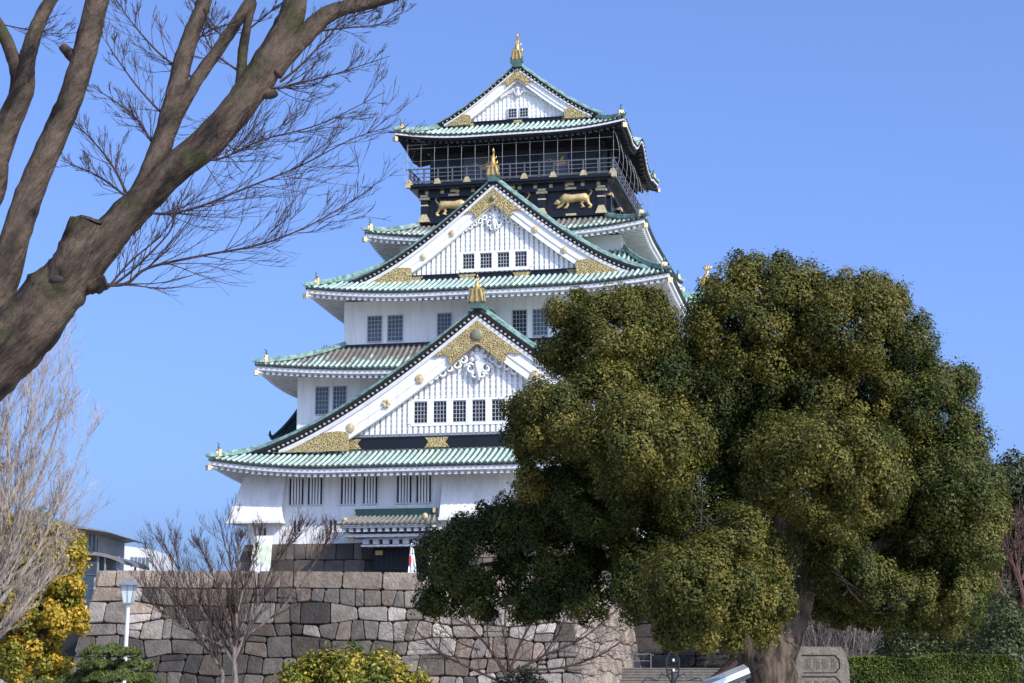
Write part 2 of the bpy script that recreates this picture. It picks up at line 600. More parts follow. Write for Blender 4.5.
    if edge != 'white':
        lip = MB()
        for s in range(4):
            half, rn, on, W = side(s)
            vs, fs = [], []
            for i in range(61):
                a = (-1 + 2 * i / 60) * half
                e = zf(s, a, 0)
                vs += [(*W(a, -0.03), e - 0.14), (*W(a, -0.03), e - 0.27), (*W(a * (1 - 0.05 / half), 0.05), e - 0.27), (*W(a * (1 - 0.05 / half), 0.05), e - 0.14)]
            for i in range(60):
                for k in range(4):
                    k2 = (k + 1) % 4
                    fs.append((i * 4 + k, i * 4 + 4 + k, i * 4 + 4 + k2, i * 4 + k2))
            lip.add(vs, fs)
        kp('eave_lip', lip, M['trim'], tl)
    # hips with their end ornaments
    for s in range(4):
        half, rn, on, W = side(s)
        hp = MB()
        pts, pts2 = [], []
        for j in range(9):
            b = rn * j / 8 * 0.98
            a = half - on * (b / rn)
            z = zf(s, a, b)
            pts.append((*W(a, b), z + 0.20))
            pts2.append((*W(a, b), z + 0.36))
        d = (Vector(pts[0]) - Vector(pts[1])).normalized()
        # swept-up tip
        p0 = Vector(pts[0])
        hp.tube([p0 + d * 0.1 + Vector((0, 0, 0.02)), *pts], [0.10] + [0.17] * 9, 6)
        hp.tube(pts2[1:], 0.10, 6)
        hp.tube([p0 - Vector((0, 0, 0.08)), p0 + d * 0.16 + Vector((0, 0, 0.0)), p0 + d * 0.32 + Vector((0, 0, 0.12))], [0.10, 0.08, 0.03], 5)
        kp('hip_ridge', hp, M['rake'], tl)
        og = MB()
        q = Vector(pts[1]) + Vector((0, 0, 0.1))
        sx = d.cross(Vector((0, 0, 1))).normalized()
        og.obox(q + d * 0.1 + Vector((0, 0, 0.05)), sx * 0.20, d * 0.10, Vector((0, 0, 0.26)))
        og.ell(q + d * 0.22 + Vector((0, 0, 0.02)), (0.16, 0.16, 0.2), 8, 6)
        kp('ridge_end_ornament', og, M['gold_pale'], tl)
        hn = MB()
        hn.tube([q + Vector((0, 0, 0.3)), q + d * 0.12 + Vector((0, 0, 0.48)), q + d * 0.08 + Vector((0, 0, 0.62)), q + d * 0.25 + Vector((0, 0, 0.78))], [0.10, 0.08, 0.06, 0.02], 5)
        kp('ridge_horn', hn, M['copper_ridge'], tl)
        # corner beam with gilt end
        cb = MB()
        zc = zf(s, half, 0)
        cpt = Vector((*W(half - 0.1, 0.1), zc - 0.62))
        inn = Vector((*W(half - min(on, 2.2), min(rn, 2.2)), zc - 0.62 + 0.1))
        cb.tube([cpt, inn], 0.16, 4)
        kp('corner_beam', cb, M['trim'] if edge == 'white' else M['lacquer_matt'], tl)
        ce = MB()
        ce.obox(cpt + (cpt - inn).normalized() * 0.12, sx * 0.17, d * 0.13, Vector((0, 0, 0.17)))
        kp('corner_beam_cap', ce, M['gold_pale'], tl)
    return tl


EAVES = [
    # X, y0, y1, run, z0, rise, lift
    (18.1, -2.4, 41.4, (4.3, 6.2), 14.30, 2.9, 0.75),
    (16.2, 1.2, 37.8, (5.6, 3.4), 21.45, 2.2, 0.60),
    (12.95, 2.0, 37.0, (4.4, 8.4), 26.98, 4.2, 0.60),
    (10.5, 8.0, 31.0, (3.4, 3.2), 32.35, 1.5, 0.60),
    (8.8, 10.0, 29.0, (3.2, 4.2), 40.62, 2.0, 0.55),
]
names = ['lowest roof tier', 'second roof tier', 'third roof tier', 'fourth roof tier under the black storey', 'top roof tier with black eaves']
for i, (X, y0, y1, rn, z0, rise, lift) in enumerate(EAVES):
    roof(X, y0, y1, rn, z0, rise, lift, {1: M['copper_old'], 3: M['copper_old4']}.get(i, M['copper']), 'black' if i == 4 else 'white',
         bump=(4.2, 1.5) if i == 4 else None, soff_in=[2.6, 2.5, 2.5, 2.3, 2.4][i], K=2.0 if i < 4 else 1.8, label=names[i])


# ---- walls
def wallbox(X, y0, y1, z0, z1, m, name='wall'):
    b = MB()
    b.box(-X, X, y0, y1, z0, z1)
    return kp(name, b, m)


wallbox(16.1, 0.0, 39.0, 9.35, 14.2, M['plaster'])
wallbox(13.9, 3.5, 35.5, 15.6, 21.4, M['plaster'])
wallbox(10.85, 4.5, 34.5, 22.0, 26.9, M['plaster'])
wallbox(8.4, 10.3, 28.7, 28.0, 32.3, M['plaster'])
b = MB()
b.box(-10.95, 10.95, 4.4, 4.5, 23.25, 23.75)
b.box(-10.95, -10.85, 4.5, 30, 23.25, 23.75)
b.box(10.85, 10.95, 4.5, 30, 23.25, 23.75)
kp('base_band', b, M['lacquer'])


# stone masonry -------------------------------------------------------------------------
def masonry(mb, P0, Sx, Up, Nn, lo, hi, rows, rng, wr=(0.6, 1.7), tint=None, wav=0.15, gap=0.02, bulge=0.07, big_edge=True, cop=False, split=0.2, H=None):
    """irregular dressed blocks; P = P0 + Sx*s + Up*t + Nn*d; lo(t), hi(t) bound s"""
    ph = [rng.uniform(0, 6.28) for _ in range(2 * len(rows) + 4)]

    def tz(k, s):
        t = rows[k]
        if 0 < k < len(rows) - 1:
            a = wav if not (cop and k == len(rows) - 2) else 0.03
            t += a * (math.sin(s * 0.55 + ph[2 * k]) + 0.6 * math.sin(s * 1.7 + ph[2 * k + 1]))
        if H: t = t * H(s)
        return t

    def stone(poly):
        # poly: list of (s,t) counter-clockwise; cut the corners, inset, bulge
        n = len(poly)
        pts = []
        for i in range(n):
            p, q, r_ = poly[i - 1], poly[i], poly[(i + 1) % n]
            for o in (p, r_):
                L = math.hypot(o[0] - q[0], o[1] - q[1]) or 1
                c = min(rng.uniform(0.03, 0.17), L * 0.3)
                pts.append((q[0] + (o[0] - q[0]) / L * c, q[1] + (o[1] - q[1]) / L * c))
        cx = sum(p[0] for p in pts) / len(pts)
        cy = sum(p[1] for p in pts) / len(pts)
        d0 = rng.uniform(-0.03, 0.05)
        tx, ty = rng.uniform(-0.03, 0.03), rng.uniform(-0.04, 0.04)
        vs = []
        for ins, d in ((gap, -0.25), (gap, d0), (gap + 0.05, d0 + bulge)):
            for p in pts:
                L = math.hypot(p[0] - cx, p[1] - cy) or 1
                f = max(0.1, 1 - ins / L)
                s_, t_ = cx + (p[0] - cx) * f, cy + (p[1] - cy) * f
                dd = d + (0 if d < -0.2 else tx * (s_ - cx) + ty * (t_ - cy)) + (rng.uniform(-0.015, 0.015) if d > 0 else 0)
                vs.append(P0 + Sx * s_ + Up * t_ + Nn * dd)
        vs.append(P0 + Sx * cx + Up * cy + Nn * (d0 + bulge * 1.35))
        m = len(pts)
        fs = []
        for k in range(2):
            for i in range(m):
                j = (i + 1) % m
                fs.append((k * m + i, k * m + j, (k + 1) * m + j, (k + 1) * m + i))
        for i in range(m):
            fs.append((2 * m + i, 2 * m + (i + 1) % m, 3 * m))
        mb.add(vs, fs, tint(cx, cy, rng) if tint else None)

    for k in range(len(rows) - 1):
        tm = (rows[k] + rows[k + 1]) / 2
        a, b = lo(tm), hi(tm)
        iscop = cop and k == len(rows) - 2
        js = [a]
        s = a + ((2.0 if k % 2 else 1.1) if big_edge else rng.uniform(*wr))
        while s < b - 1.6:
            js.append(s)
            s += rng.uniform(2.0, 3.6) if iscop else rng.uniform(*wr)
        js.append(b - ((2.0 if k % 2 else 1.1) if big_edge and b - js[-1] > 2.4 else (b - js[-1]) * 0.5))
        js.append(b)
        js = sorted(js)
        jt = [(x + rng.uniform(-0.17, 0.17) * (0 if iscop else 1), x + rng.uniform(-0.17, 0.17) * (0 if iscop else 1)) for x in js]
        jt[0] = (lo(rows[k]), lo(rows[k + 1]))
        jt[-1] = (hi(rows[k]), hi(rows[k + 1]))
        for i in range(len(js) - 1):
            (b0, t0), (b1, t1) = jt[i], jt[i + 1]
            q = [(b0, tz(k, b0)), (b1, tz(k, b1)), (t1, tz(k + 1, t1)), (t0, tz(k + 1, t0))]
            wdt = b1 - b0
            if wdt < 0.25: continue
            hgt = q[3][1] - q[0][1]
            if not iscop and rng.random() < split and hgt > 0.6 and wdt > 0.5 and 0 < i < len(js) - 2:
                f = rng.uniform(0.3, 0.7)
                g_ = f + rng.uniform(-0.06, 0.06)
                L = (q[0][0] + (q[3][0] - q[0][0]) * f, q[0][1] + (q[3][1] - q[0][1]) * f)
                R_ = (q[1][0] + (q[2][0] - q[1][0]) * g_, q[1][1] + (q[2][1] - q[1][1]) * g_)
                stone([q[0], q[1], R_, L])
                stone([L, R_, q[2], q[3]])
            elif not iscop and rng.random() < 0.12 and wdt > 1.0:
                # a five-sided neighbour pair
                f = rng.uniform(0.35, 0.65)
                e = (q[0][0] + (q[1][0] - q[0][0]) * f, q[0][1] + (q[1][1] - q[0][1]) * f)
                h = (q[3][0] + (q[2][0] - q[3][0]) * (f + rng.uniform(-.15, .15)), q[3][1] + (q[2][1] - q[3][1]) * f)
                stone([q[0], e, h, q[3]])
                stone([e, q[1], q[2], h])
            else:
                stone(q)


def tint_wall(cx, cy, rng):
    # grey, buff and brown granite; left part and foot darker, tree shade painted into the tint
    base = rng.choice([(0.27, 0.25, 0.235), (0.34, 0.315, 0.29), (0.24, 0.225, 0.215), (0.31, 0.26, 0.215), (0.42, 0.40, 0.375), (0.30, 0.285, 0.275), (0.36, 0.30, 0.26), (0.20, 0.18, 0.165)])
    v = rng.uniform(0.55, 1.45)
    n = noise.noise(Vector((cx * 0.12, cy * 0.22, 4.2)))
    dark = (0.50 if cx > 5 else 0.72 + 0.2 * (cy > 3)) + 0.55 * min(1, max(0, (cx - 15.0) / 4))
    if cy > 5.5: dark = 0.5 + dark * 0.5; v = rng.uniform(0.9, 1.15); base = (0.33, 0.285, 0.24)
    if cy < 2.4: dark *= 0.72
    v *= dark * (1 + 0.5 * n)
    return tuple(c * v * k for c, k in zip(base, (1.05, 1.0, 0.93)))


def tint_side(cx, cy, rng):
    base = rng.choice([(0.36, 0.31, 0.26), (0.42, 0.36, 0.30), (0.33, 0.28, 0.24)])
    v = rng.uniform(0.75, 1.2)
    return tuple(c * v for c in base)


def tint_dark(cx, cy, rng):
    v = rng.uniform(0.45, 1.5)
    return (v, v * 0.93, v * 0.86)


# keep's own stone base
rng = random.Random(5)
mb = MB()
rows = [0, 1.1, 2.2, 3.35]
for P0, Sx, Nn, L in ((Vector((-17.0, -0.9, 6.0)), Vector((1, 0, 0)), Vector((0, -1, 0)), 34.0),
                      (Vector((17.0, -0.9, 6.0)), Vector((0, 1, 0)), Vector((1, 0, 0)), 40.8),
                      (Vector((-17.0, 39.9, 6.0)), Vector((0, -1, 0)), Vector((-1, 0, 0)), 40.8)):
    Up = (Vector((0, 0, 1)) - Nn * 0.25).normalized() * math.sqrt(1 + 0.0625)
    masonry(mb, P0, Sx, Up, (Nn + Vector((0, 0, 0.25))).normalized(), lambda t: t * 0.25, lambda t, L=L: L - t * 0.25, rows, rng,
            wr=(1.2, 2.4), tint=tint_dark, wav=0.05, gap=0.022, bulge=0.04, split=0.1)
sb = kp('stone_base', mb, M['stone_dark'])
core = MB()
core.hexa([(-16.9, -0.8, 6.0), (16.9, -0.8, 6.0), (16.9, 39.8, 6.0), (-16.9, 39.8, 6.0)],
          [(-16.06, 0.05, 9.345), (16.06, 0.05, 9.345), (16.06, 38.95, 9.345), (-16.06, 38.95, 9.345)])
kp('base_core', core, M['stone_joint'], sb)

# flared stone-drop boxes of the first storey
for x0, x1, wing in ((-16.35, -13.35, -0.75), (-2.25, 1.55, 0), (13.35, 16.35, 0.75)):
    b = MB()
    a0 = x0 + (wing if wing < 0 else 0)
    a1 = x1 + (wing if wing > 0 else 0)
    ym = 1.6 if wing else 0.05
    lx0, lx1 = (x0 + (wing * 0.8 if wing < 0 else 0), x1 + (wing * 0.8 if wing > 0 else 0))
    b.hexa([(a0, -1.15, 10.9), (a1, -1.15, 10.9), (a1, ym, 10.9), (a0, ym, 10.9)],
           [(x0, -0.12, 14.0), (x1, -0.12, 14.0), (x1, ym, 14.0), (x0, ym, 14.0)])
    b.box(a0 - 0.05, a1 + 0.05, -1.2, ym + 0.02, 10.72, 10.895)
    kp('stone_drop_box', b, M['plaster_old'])


# ---- windows
def window(x0, x1, z0, z1, y, nv, nh, bars='thin', glass='glass', proud=0.05):
    fr = MB()
    t = 0.07
    fr.box(x0 - t, x0, y - proud, y + 0.02, z0 - t, z1 + t)
    fr.box(x1, x1 + t, y - proud, y + 0.02, z0 - t, z1 + t)
    fr.box(x0, x1, y - proud, y + 0.02, z1, z1 + t)
    fr.box(x0 - 0.0, x1 + 0.0, y - proud - 0.03, y + 0.02, z0 - t - 0.02, z0)
    o = kp('window', fr, M['bar'] if bars == 'thin' else M['trim'])
    pn = MB()
    pn.box(x0, x1, y - 0.012, y + 0.01, z0, z1)
    kp('pane', pn, M[glass], o)
    lt = MB()
    bw = 0.016 if bars == 'thin' else 0.06
    for i in range(1, nv + 1):
        xx = x0 + (x1 - x0) * i / (nv + 1)
        lt.box(xx - bw, xx + bw, y - proud + 0.004, y - 0.008, z0, z1)
    for i in range(1, nh + 1):
        zz = z0 + (z1 - z0) * i / (nh + 1)
        lt.box(x0, x1, y - proud + 0.010, y - 0.010, zz - 0.016, zz + 0.016)
    kp('lattice', lt, M['bar'] if bars == 'thin' else M['plaster'], o)
    return o


for x0, x1 in ((-13.09, -12.07), (-11.77, -10.74), (-9.42, -8.38), (-7.85, -6.85), (-5.48, -4.46), (-4.13, -3.10), (3.3, 4.35), (4.7, 5.7), (7.0, 8.0), (8.4, 9.4)):
    window(x0, x1, 12.0, 13.8, 0, 4, 0, 'thick', 'glass_dark', proud=0.08)
for x0 in (-12.75, -10.2):
    window(x0, x0 + 0.5, 10.15, 10.9, 0, 1, 0, 'thick', 'glass_dark')
window(-15.2, -14.7, 9.95, 10.45, 0, 1, 0, 'thick', 'glass_dark')
for x0, x1 in ((-9.05, -8.05), (-7.55, -6.5), (-3.9, -2.95), (1.55, 2.5), (3.0, 4.0), (6.6, 7.6), (8.1, 9.1)):
    window(x0, x1, 23.95, 25.75, 4.5, 3, 5, glass='glass_dark' if x0 == 1.55 else 'glass')
for x0, x1 in ((-12.5, -11.6), (-11.2, -10.3), (10.3, 11.2), (11.6, 12.5)):
    window(x0, x1, 18.7, 20.6, 3.5, 3, 5)


# ---- gables
def lerp_prof(P, x):
    x = abs(x)
    for (xa, za), (xb, zb) in zip(P, P[1:]):
        if x <= xb:
            f = (x - xa) / (xb - xa)
            return za + (zb - za) * f
    return P[-1][1]


def smooth_prof(P, n=28):
    xs = [p[0] for p in P]
    c = np.polyfit(xs, [p[1] for p in P], 3)
    out = []
    for i in range(n + 1):
        x = xs[-1] * i / n
        out.append((x, float(np.polyval(c, x))))
    return out


def gable(P, yf, yb, zb, wall_y, d_dark, d_rim, d_board, sc, both=False, label=None, xform=None):
    """front gable with rake, bargeboard, lattice wall. P: smoothed profile (x, z) of the roof's outer line"""
    xw = P[-1][0]
    sl = MB()      # roof slopes
    rb = MB()
    for sgn in (-1, 1):
        n = len(P)
        vs, fs = [], []
        for x, z in P:
            vs += [(sgn * x, yf + 0.1, z), (sgn * x, yb, z), (sgn * x, yf + 0.1, z - 0.25), (sgn * x, yb, z - 0.25)]
        for i in range(n - 1):
            o = i * 4
            fs += [(o, o + 4, o + 5, o + 1), (o + 2, o + 3, o + 7, o + 6), (o, o + 2, o + 6, o + 4)]
        sl.add(vs, fs)
        k = 0
        y = yf + 0.55
        while y < yb - 0.1:
            rb.tube([(sgn * x, y, z + 0.02) for x, z in P[1::2]], 0.105, 6)
            y += 0.34
    root = kp('gable_roof', sl, M['copper_pan'], label=label)
    kp('roof_tiles', rb, M['copper'], root)
    # descending ridge along each rake and outer rim roll
    for sgn in (-1, 1):
        r_ = MB()
        for yy, zz, rr in ((0.05, 0.02, 0.075), (0.24, 0.12, 0.075), (0.43, 0.20, 0.08), (0.64, 0.27, 0.10)):
            r_.tube([(sgn * x, yf + yy, z + zz) for x, z in P[1:]], rr * (0.6 + 0.4 * sc), 6)
        kp('rake_ridge', r_, M['rake'], root)
    dk, dots, rim, brd, grv = MB(), MB(), MB(), MB(), MB()
    full = [(-x, z) for x, z in P[::-1]] + P[1:]

    def off(d):
        return [(x, max(z - d, zb)) for x, z in full]
    DKC, PLC = (0.013, 0.013, 0.015), (0.50, 0.47, 0.40)
    dk.band([(x, z - 0.06) for x, z in full], off(d_dark), yf + 0.02, yf + 0.5, DKC)
    # two ledges in the dark band
    dk.band(off(d_dark * 0.30), off(d_dark * 0.42), yf - 0.06, yf + 0.1, DKC)
    s = 0.0
    L = 0
    for i in range(len(P) - 1):
        (xa, za), (xb, zb_) = P[i], P[i + 1]
        seg = math.hypot(xb - xa, zb_ - za)
        while s < L + seg:
            f = (s - L) / seg
            x, z = xa + (xb - xa) * f, za + (zb_ - za) * f
            for dd, rr in ((d_dark * 0.70, 0.078 * sc),):
                if z - dd > zb + 0.1:
                    for sg in (-1, 1):
                        if x > 0.25:
                            dk.tube([(sg * x, yf - 0.10, z - dd), (sg * x, yf + 0.1, z - dd)], rr, 8, col=PLC)
            s += 0.36
        L += seg
    kp('rake_tile_band', dk, M['bandtile'], root)
    xb_lim = [p[0] for p in P if p[1] - d_dark > zb + 0.05]
    lim = max(xb_lim)

    def cut(d1, d2, y0, y1, mbx):
        t = [(x, max(z - d1, zb)) for x, z in full if abs(x) <= lim]
        bq = [(x, max(z - d2, zb - 0.001)) for x, z in full if abs(x) <= lim]
        mbx.band(t, bq, y0, y1)
    cut(d_dark, d_dark + d_rim, yf + 0.02, yf + 0.5, rim)
    cut(d_dark + d_rim, d_dark + d_rim + d_board * 0.5, yf + 0.14, yf + 0.5, brd)
    cut(d_dark + d_rim + d_board * 0.5, d_dark + d_rim + d_board * 0.58, yf + 0.11, yf + 0.5, brd)
    cut(d_dark + d_rim + d_board * 0.58, d_dark + d_rim + d_board, yf + 0.17, yf + 0.5, brd)
    bo = kp('bargeboard', brd, M['plaster'], root)
    kp('bargeboard_rim', rim, M['trim'], root)
    # gable wall
    gw = MB()
    D = d_dark + d_rim + d_board * 0.7
    pts = [(x, z - D) for x, z in full if z - D > zb]
    if pts:
        pts = [(pts[0][0] - 0.2, zb)] + pts + [(pts[-1][0] + 0.2, zb)]
        gw.prism(pts[::-1], wall_y, wall_y + 0.3)
    gwo = kp('gable_wall', gw, M['plaster'])
    return root, gwo, full


def lattice(x0, x1, zlo, topf, y, pitch, rowp, parent, holes, wv=0.11, dep=0.2):
    b = MB()
    n = int((x1 - x0) / pitch)
    for i in range(n + 1):
        x = (x0 + x1) / 2 - n * pitch / 2 + i * pitch
        zt = topf(x)
        spans = [(zlo, zt)]
        for hx0, hx1, hz0, hz1 in holes:
            if hx0 < x < hx1:
                spans = [(zlo, hz0), (hz1, zt)]
        for a, c in spans:
            if c - a > 0.1:
                b.box(x - wv, x + wv, y - dep, y, a, c)
    z = zlo + rowp
    while z < topf(0) - 0.2:
        xm = x1
        while xm > 0 and topf(xm) < z: xm -= 0.1
        xm = min(xm, x1)
        spans = [(-xm if x0 < -xm else x0, xm)]
        for hx0, hx1, hz0, hz1 in holes:
            if hz0 - 0.05 < z < hz1 + 0.05:
                spans = [(spans[0][0], hx0), (hx1, spans[-1][1])]
        for a, c in spans:
            if c - a > 0.1:
                b.box(a, c, y - dep * 0.45, y, z - 0.055, z + 0.055)
        z += rowp
    kp('gable_lattice', b, M['plaster'], parent)


def gold_chevron(P, d, k, yf, parent, boss_r=0.4):
    """openwork plate under the peak of a bargeboard, two arms and an inner notch"""
    z0 = lerp_prof(P, 0) - d
    right = [(0, z0)] + [(k * x, lerp_prof(P, k * x) - d) for x in (0.8, 1.6, 2.4, 3.05)]
    right += [(k * 2.75, z0 - k * 2.42), (k * 2.35, z0 - k * 2.30), (k * 1.95, z0 - k * 2.45), (k * 2.0, z0 - k * 2.75), (k * 1.75, z0 - k * 3.0),
              (k * 1.35, z0 - k * 2.68), (k * 1.0, z0 - k * 2.35), (k * 0.5, z0 - k * 1.98), (0, z0 - k * 1.62)]
    b = MB()
    # built as quads between the outer and the inner line so that it stays a clean plate
    outer = right[:6] + right[6:9]
    inner = [(0, z0 - k * 1.62), (k * 0.5, z0 - k * 1.98), (k * 1.0, z0 - k * 2.35), (k * 1.35, z0 - k * 2.68), (k * 1.75, z0 - k * 3.0)]
    for sg in (-1, 1):
        poly = [(sg * x, z) for x, z in right]
        if sg > 0: poly = poly[::-1]
        b.prism(poly, yf - 0.07 * max(k, 0.5), yf + 0.12)
    o = kp('gold_peak_plate', b, M['goldwork'], parent)
    if boss_r:
        c = MB()
        c.ell((0, yf - 0.1, z0 - k * 1.02), (boss_r, 0.14, boss_r), 16, 8)
        kp('peak_boss', c, M['greymedal'], parent, smooth=True)
    return o


def flower(cx, cz, y, s, parent):
    """white carved pendant with scrolls either side"""
    b = MB()
    b.ell((cx, y, cz), (0.34 * s, 0.16, 0.34 * s), 12, 8)
    for k in range(7):
        th = 2 * math.pi * k / 7
        b.ell((cx + 0.42 * s * math.cos(th), y + 0.02, cz + 0.42 * s * math.sin(th)), (0.17 * s, 0.1, 0.17 * s), 8, 6)
    for sg in (-1, 1):
        for (dx, dz, r) in ((0.5, -0.75, 0.36), (0.25, -1.15, 0.27), (0.95, -0.2, 0.30), (1.35, -0.50, 0.33), (1.85, -0.72, 0.27), (2.3, -1.0, 0.30), (2.75, -1.22, 0.2), (3.1, -1.45, 0.24)):
            pts = []
            for q in range(11):
                th = q / 10 * 2 * math.pi * 1.25
                rr = r * s * (1 - 0.06 * q)
                pts.append((cx + sg * (dx * s + rr * math.cos(th)), y - 0.02 * q / 10, cz + dz * s + rr * math.sin(th)))
            b.tube(pts, 0.085 * s, 5)
    b.tube([(cx, y, cz - 0.4 * s), (cx, y, cz - 1.5 * s)], [0.25 * s, 0.12 * s], 6)
    return kp('carved_pendant', b, M['plaster'], parent, smooth=True)


def corner_gold(P, d, zb, x_in, x_out, yf, parent):
    for sg in (-1, 1):
        top = []
        bot = []
        for i in range(9):
            x = x_in + (x_out - x_in) * i / 8
            zt = max(lerp_prof(P, x) - d, zb + 0.02)
            sc = 1.0 if i > 2 else 0.55 + 0.15 * i
            top.append((sg * x, zb + (zt - zb) * sc))
            bot.append((sg * x, zb))
        b = MB()
        if sg > 0: b.band(top, bot, yf - 0.04, yf + 0.15)
        else: b.band(top[::-1], bot[::-1], yf - 0.04, yf + 0.15)
        kp('gold_corner_plate', b, M['goldwork'], parent)


def medallion(P, d, xs, y, r, parent, kinds):
    for x, kd in zip(xs, kinds):
        for sg in (-1, 1):
            z = lerp_prof(P, x) - d
            b = MB()
            if kd:
                b.ell((sg * x, y, z), (r, 0.05, r), 14, 6)
                b.ell((sg * x, y - 0.03, z), (r * 0.5, 0.05, r * 0.5), 10, 6)
            else:
                for k in range(6):
                    th = math.pi / 3 * k
                    b.ell((sg * x + r * 0.6 * math.cos(th), y, z + r * 0.6 * math.sin(th)), (r * 0.42, 0.08, r * 0.42), 8, 5)
            kp('gold_medallion', b, M['gold_pale'], parent, smooth=False)


def band_board(x0, x1, z0, z1, y, plates):
    b = MB()
    b.box(x0, x1, y - 0.12, y + 0.05, z0, z1)
    b.box(x0, x1, y - 0.18, y + 0.05, z1 - 0.07, z1 + 0.02)
    o = kp('black_band', b, M['lacquer'])
    for px, pw in plates:
        g_ = MB()
        zz = (z0 + z1) / 2
        hh = (z1 - z0) * 0.46
        g_.prism([(px - pw, zz - hh), (px + pw, zz - hh), (px + pw * 0.72, zz), (px + pw, zz + hh), (px - pw, zz + hh), (px - pw * 0.72, zz)], y - 0.17, y - 0.10)
        kp('gold_band_plate', g_, M['goldwork'], o)
    return o


# lowest, great gable
P1 = smooth_prof([(0, 25.25), (1.5, 24.1), (3.14, 22.9), (5.0, 21.5), (7.2, 19.95), (9.5, 18.6), (11.2, 17.7), (14.0, 16.45), (15.9, 15.75), (17.0, 15.45)])
g1, gw1, _ = gable(P1, 0.0, 4.6, 15.6, 0.85, 0.66, 0.30, 1.5, 1.0, label='roof of the largest, lowest gable')
DT = 0.66 + 0.3 + 1.5
holes1 = [(-4.75, 4.75, 17.3, 19.1)]
lattice(-9.6, 9.6, 16.75, lambda x: lerp_prof(P1, x) - DT + 0.5, 0.85, 0.385, 0.36, gw1, holes1)
b = MB(); b.box(-4.75, 4.75, 0.62, 0.85, 17.25, 17.42); b.box(-4.75, 4.75, 0.62, 0.85, 18.95, 19.1)
for i in range(8):
    xx = -4.75 + 0.0 + i * 9.5 / 7
    b.box(xx - 0.22, xx + 0.22, 0.625, 0.85, 17.42, 18.95)
kp('window_surround', b, M['plaster'], gw1)
for i in range(7):
    xx = -4.75 + (i + 0.5) * 9.5 / 7
    window(xx - 0.455, xx + 0.455, 17.5, 18.87, 0.76, 3, 4, 'thin', 'glass_dark', proud=0.06)
band_board(-10.2, 10.2, 15.75, 16.55, 0.75, [(-2.9, 0.85), (2.9, 0.85), (-9.3, 1.1), (9.3, 1.1)])
gold_chevron(P1, 0.96, 1.0, 0.06, g1, 0.42)
corner_gold(P1, 0.93, 15.63, 9.0, 14.6, 0.08, g1)
medallion(P1, 1.78, (4.0, 6.35, 8.85), 0.08, 0.33, g1, (1, 0, 1))
flower(0, 21.9, 0.45, 1.1, gw1)

# middle gable
P2 = smooth_prof([(0, 35.6), (1.8, 34.15), (3.9, 32.4), (5.6, 31.1), (6.85, 30.3), (9.0, 29.2), (11.1, 28.4)])
g2, gw2, _ = gable(P2, 4.86, 11.4, 28.15, 5.6, 0.52, 0.24, 1.15, 0.85, label='roof of the middle gable')
DT2 = 0.52 + 0.24 + 1.15
lattice(-6.4, 6.4, 28.85, lambda x: lerp_prof(P2, x) - DT2 + 0.4, 5.6, 0.36, 0.36, gw2, [(-2.55, 2.55, 29.0, 30.35)])
b = MB(); b.box(-2.55, 2.55, 5.37, 5.6, 28.9, 29.1); b.box(-2.55, 2.55, 5.37, 5.6, 30.25, 30.37)
for i in range(5):
    xx = -2.55 + i * 5.1 / 4
    b.box(xx - 0.2, xx + 0.2, 5.375, 5.6, 29.1, 30.25)
kp('window_surround', b, M['plaster'], gw2)
for i in range(4):
    xx = -2.55 + (i + 0.5) * 5.1 / 4
    window(xx - 0.40, xx + 0.40, 29.17, 30.18, 5.52, 3, 3, 'thin', 'glass_dark', proud=0.06)
band_board(-6.7, 6.7, 28.2, 28.8, 5.5, [(-2.0, 0.7), (2.0, 0.7), (-6.0, 0.8), (6.0, 0.8)])
gold_chevron(P2, 0.76, 0.72, 4.92, g2, 0.2)
corner_gold(P2, 0.74, 28.2, 6.0, 9.6, 4.94, g2)
medallion(P2, 1.38, (3.05, 5.15), 4.96, 0.24, g2, (1, 1))
flower(0, 32.95, 5.3, 0.78, gw2)

# top gable, front and back in one roof
P3 = smooth_prof([(0, 47.0), (1.4, 45.85), (2.93, 44.7), (4.44, 43.65), (5.55, 42.95), (6.5, 42.55)])
g3, gw3, _ = gable(P3, 13.2, 25.8, 42.35, 13.8, 0.36, 0.14, 0.8, 0.7, label='roof of the top gable')
DT3 = 0.36 + 0.14 + 0.8
lattice(-3.9, 3.9, 42.65, lambda x: lerp_prof(P3, x) - DT3 + 0.25, 13.8, 0.33, 0.33, gw3, [(-0.85, 0.85, 42.6, 43.75)], wv=0.06, dep=0.07)
b = MB(); b.box(-0.9, 0.9, 13.68, 13.8, 42.75, 43.6)
kp('window_surround', b, M['plaster'], gw3)
for xx in (-0.45, 0.45):
    window(xx - 0.30, xx + 0.30, 42.82, 43.5, 13.67, 2, 2, 'thin', 'glass_dark', proud=0.05)
band_board(-4.3, 4.3, 42.3, 42.62, 13.65, [(0, 0.4), (-3.9, 0.5), (3.9, 0.5)])
gold_chevron(P3, 0.50, 0.42, 13.24, g3, 0)
corner_gold(P3, 0.48, 42.35, 3.7, 5.4, 13.26, g3)
flower(0, 45.1, 13.55, 0.42, gw3)
b = MB(); b.prism([(-5.4, 42.3), (5.4, 42.3), (3.0, 44.2), (0, 46.2), (-3.0, 44.2)], 25.4, 25.75)
kp('gable_wall', b, M['plaster'], label='rear gable wall')


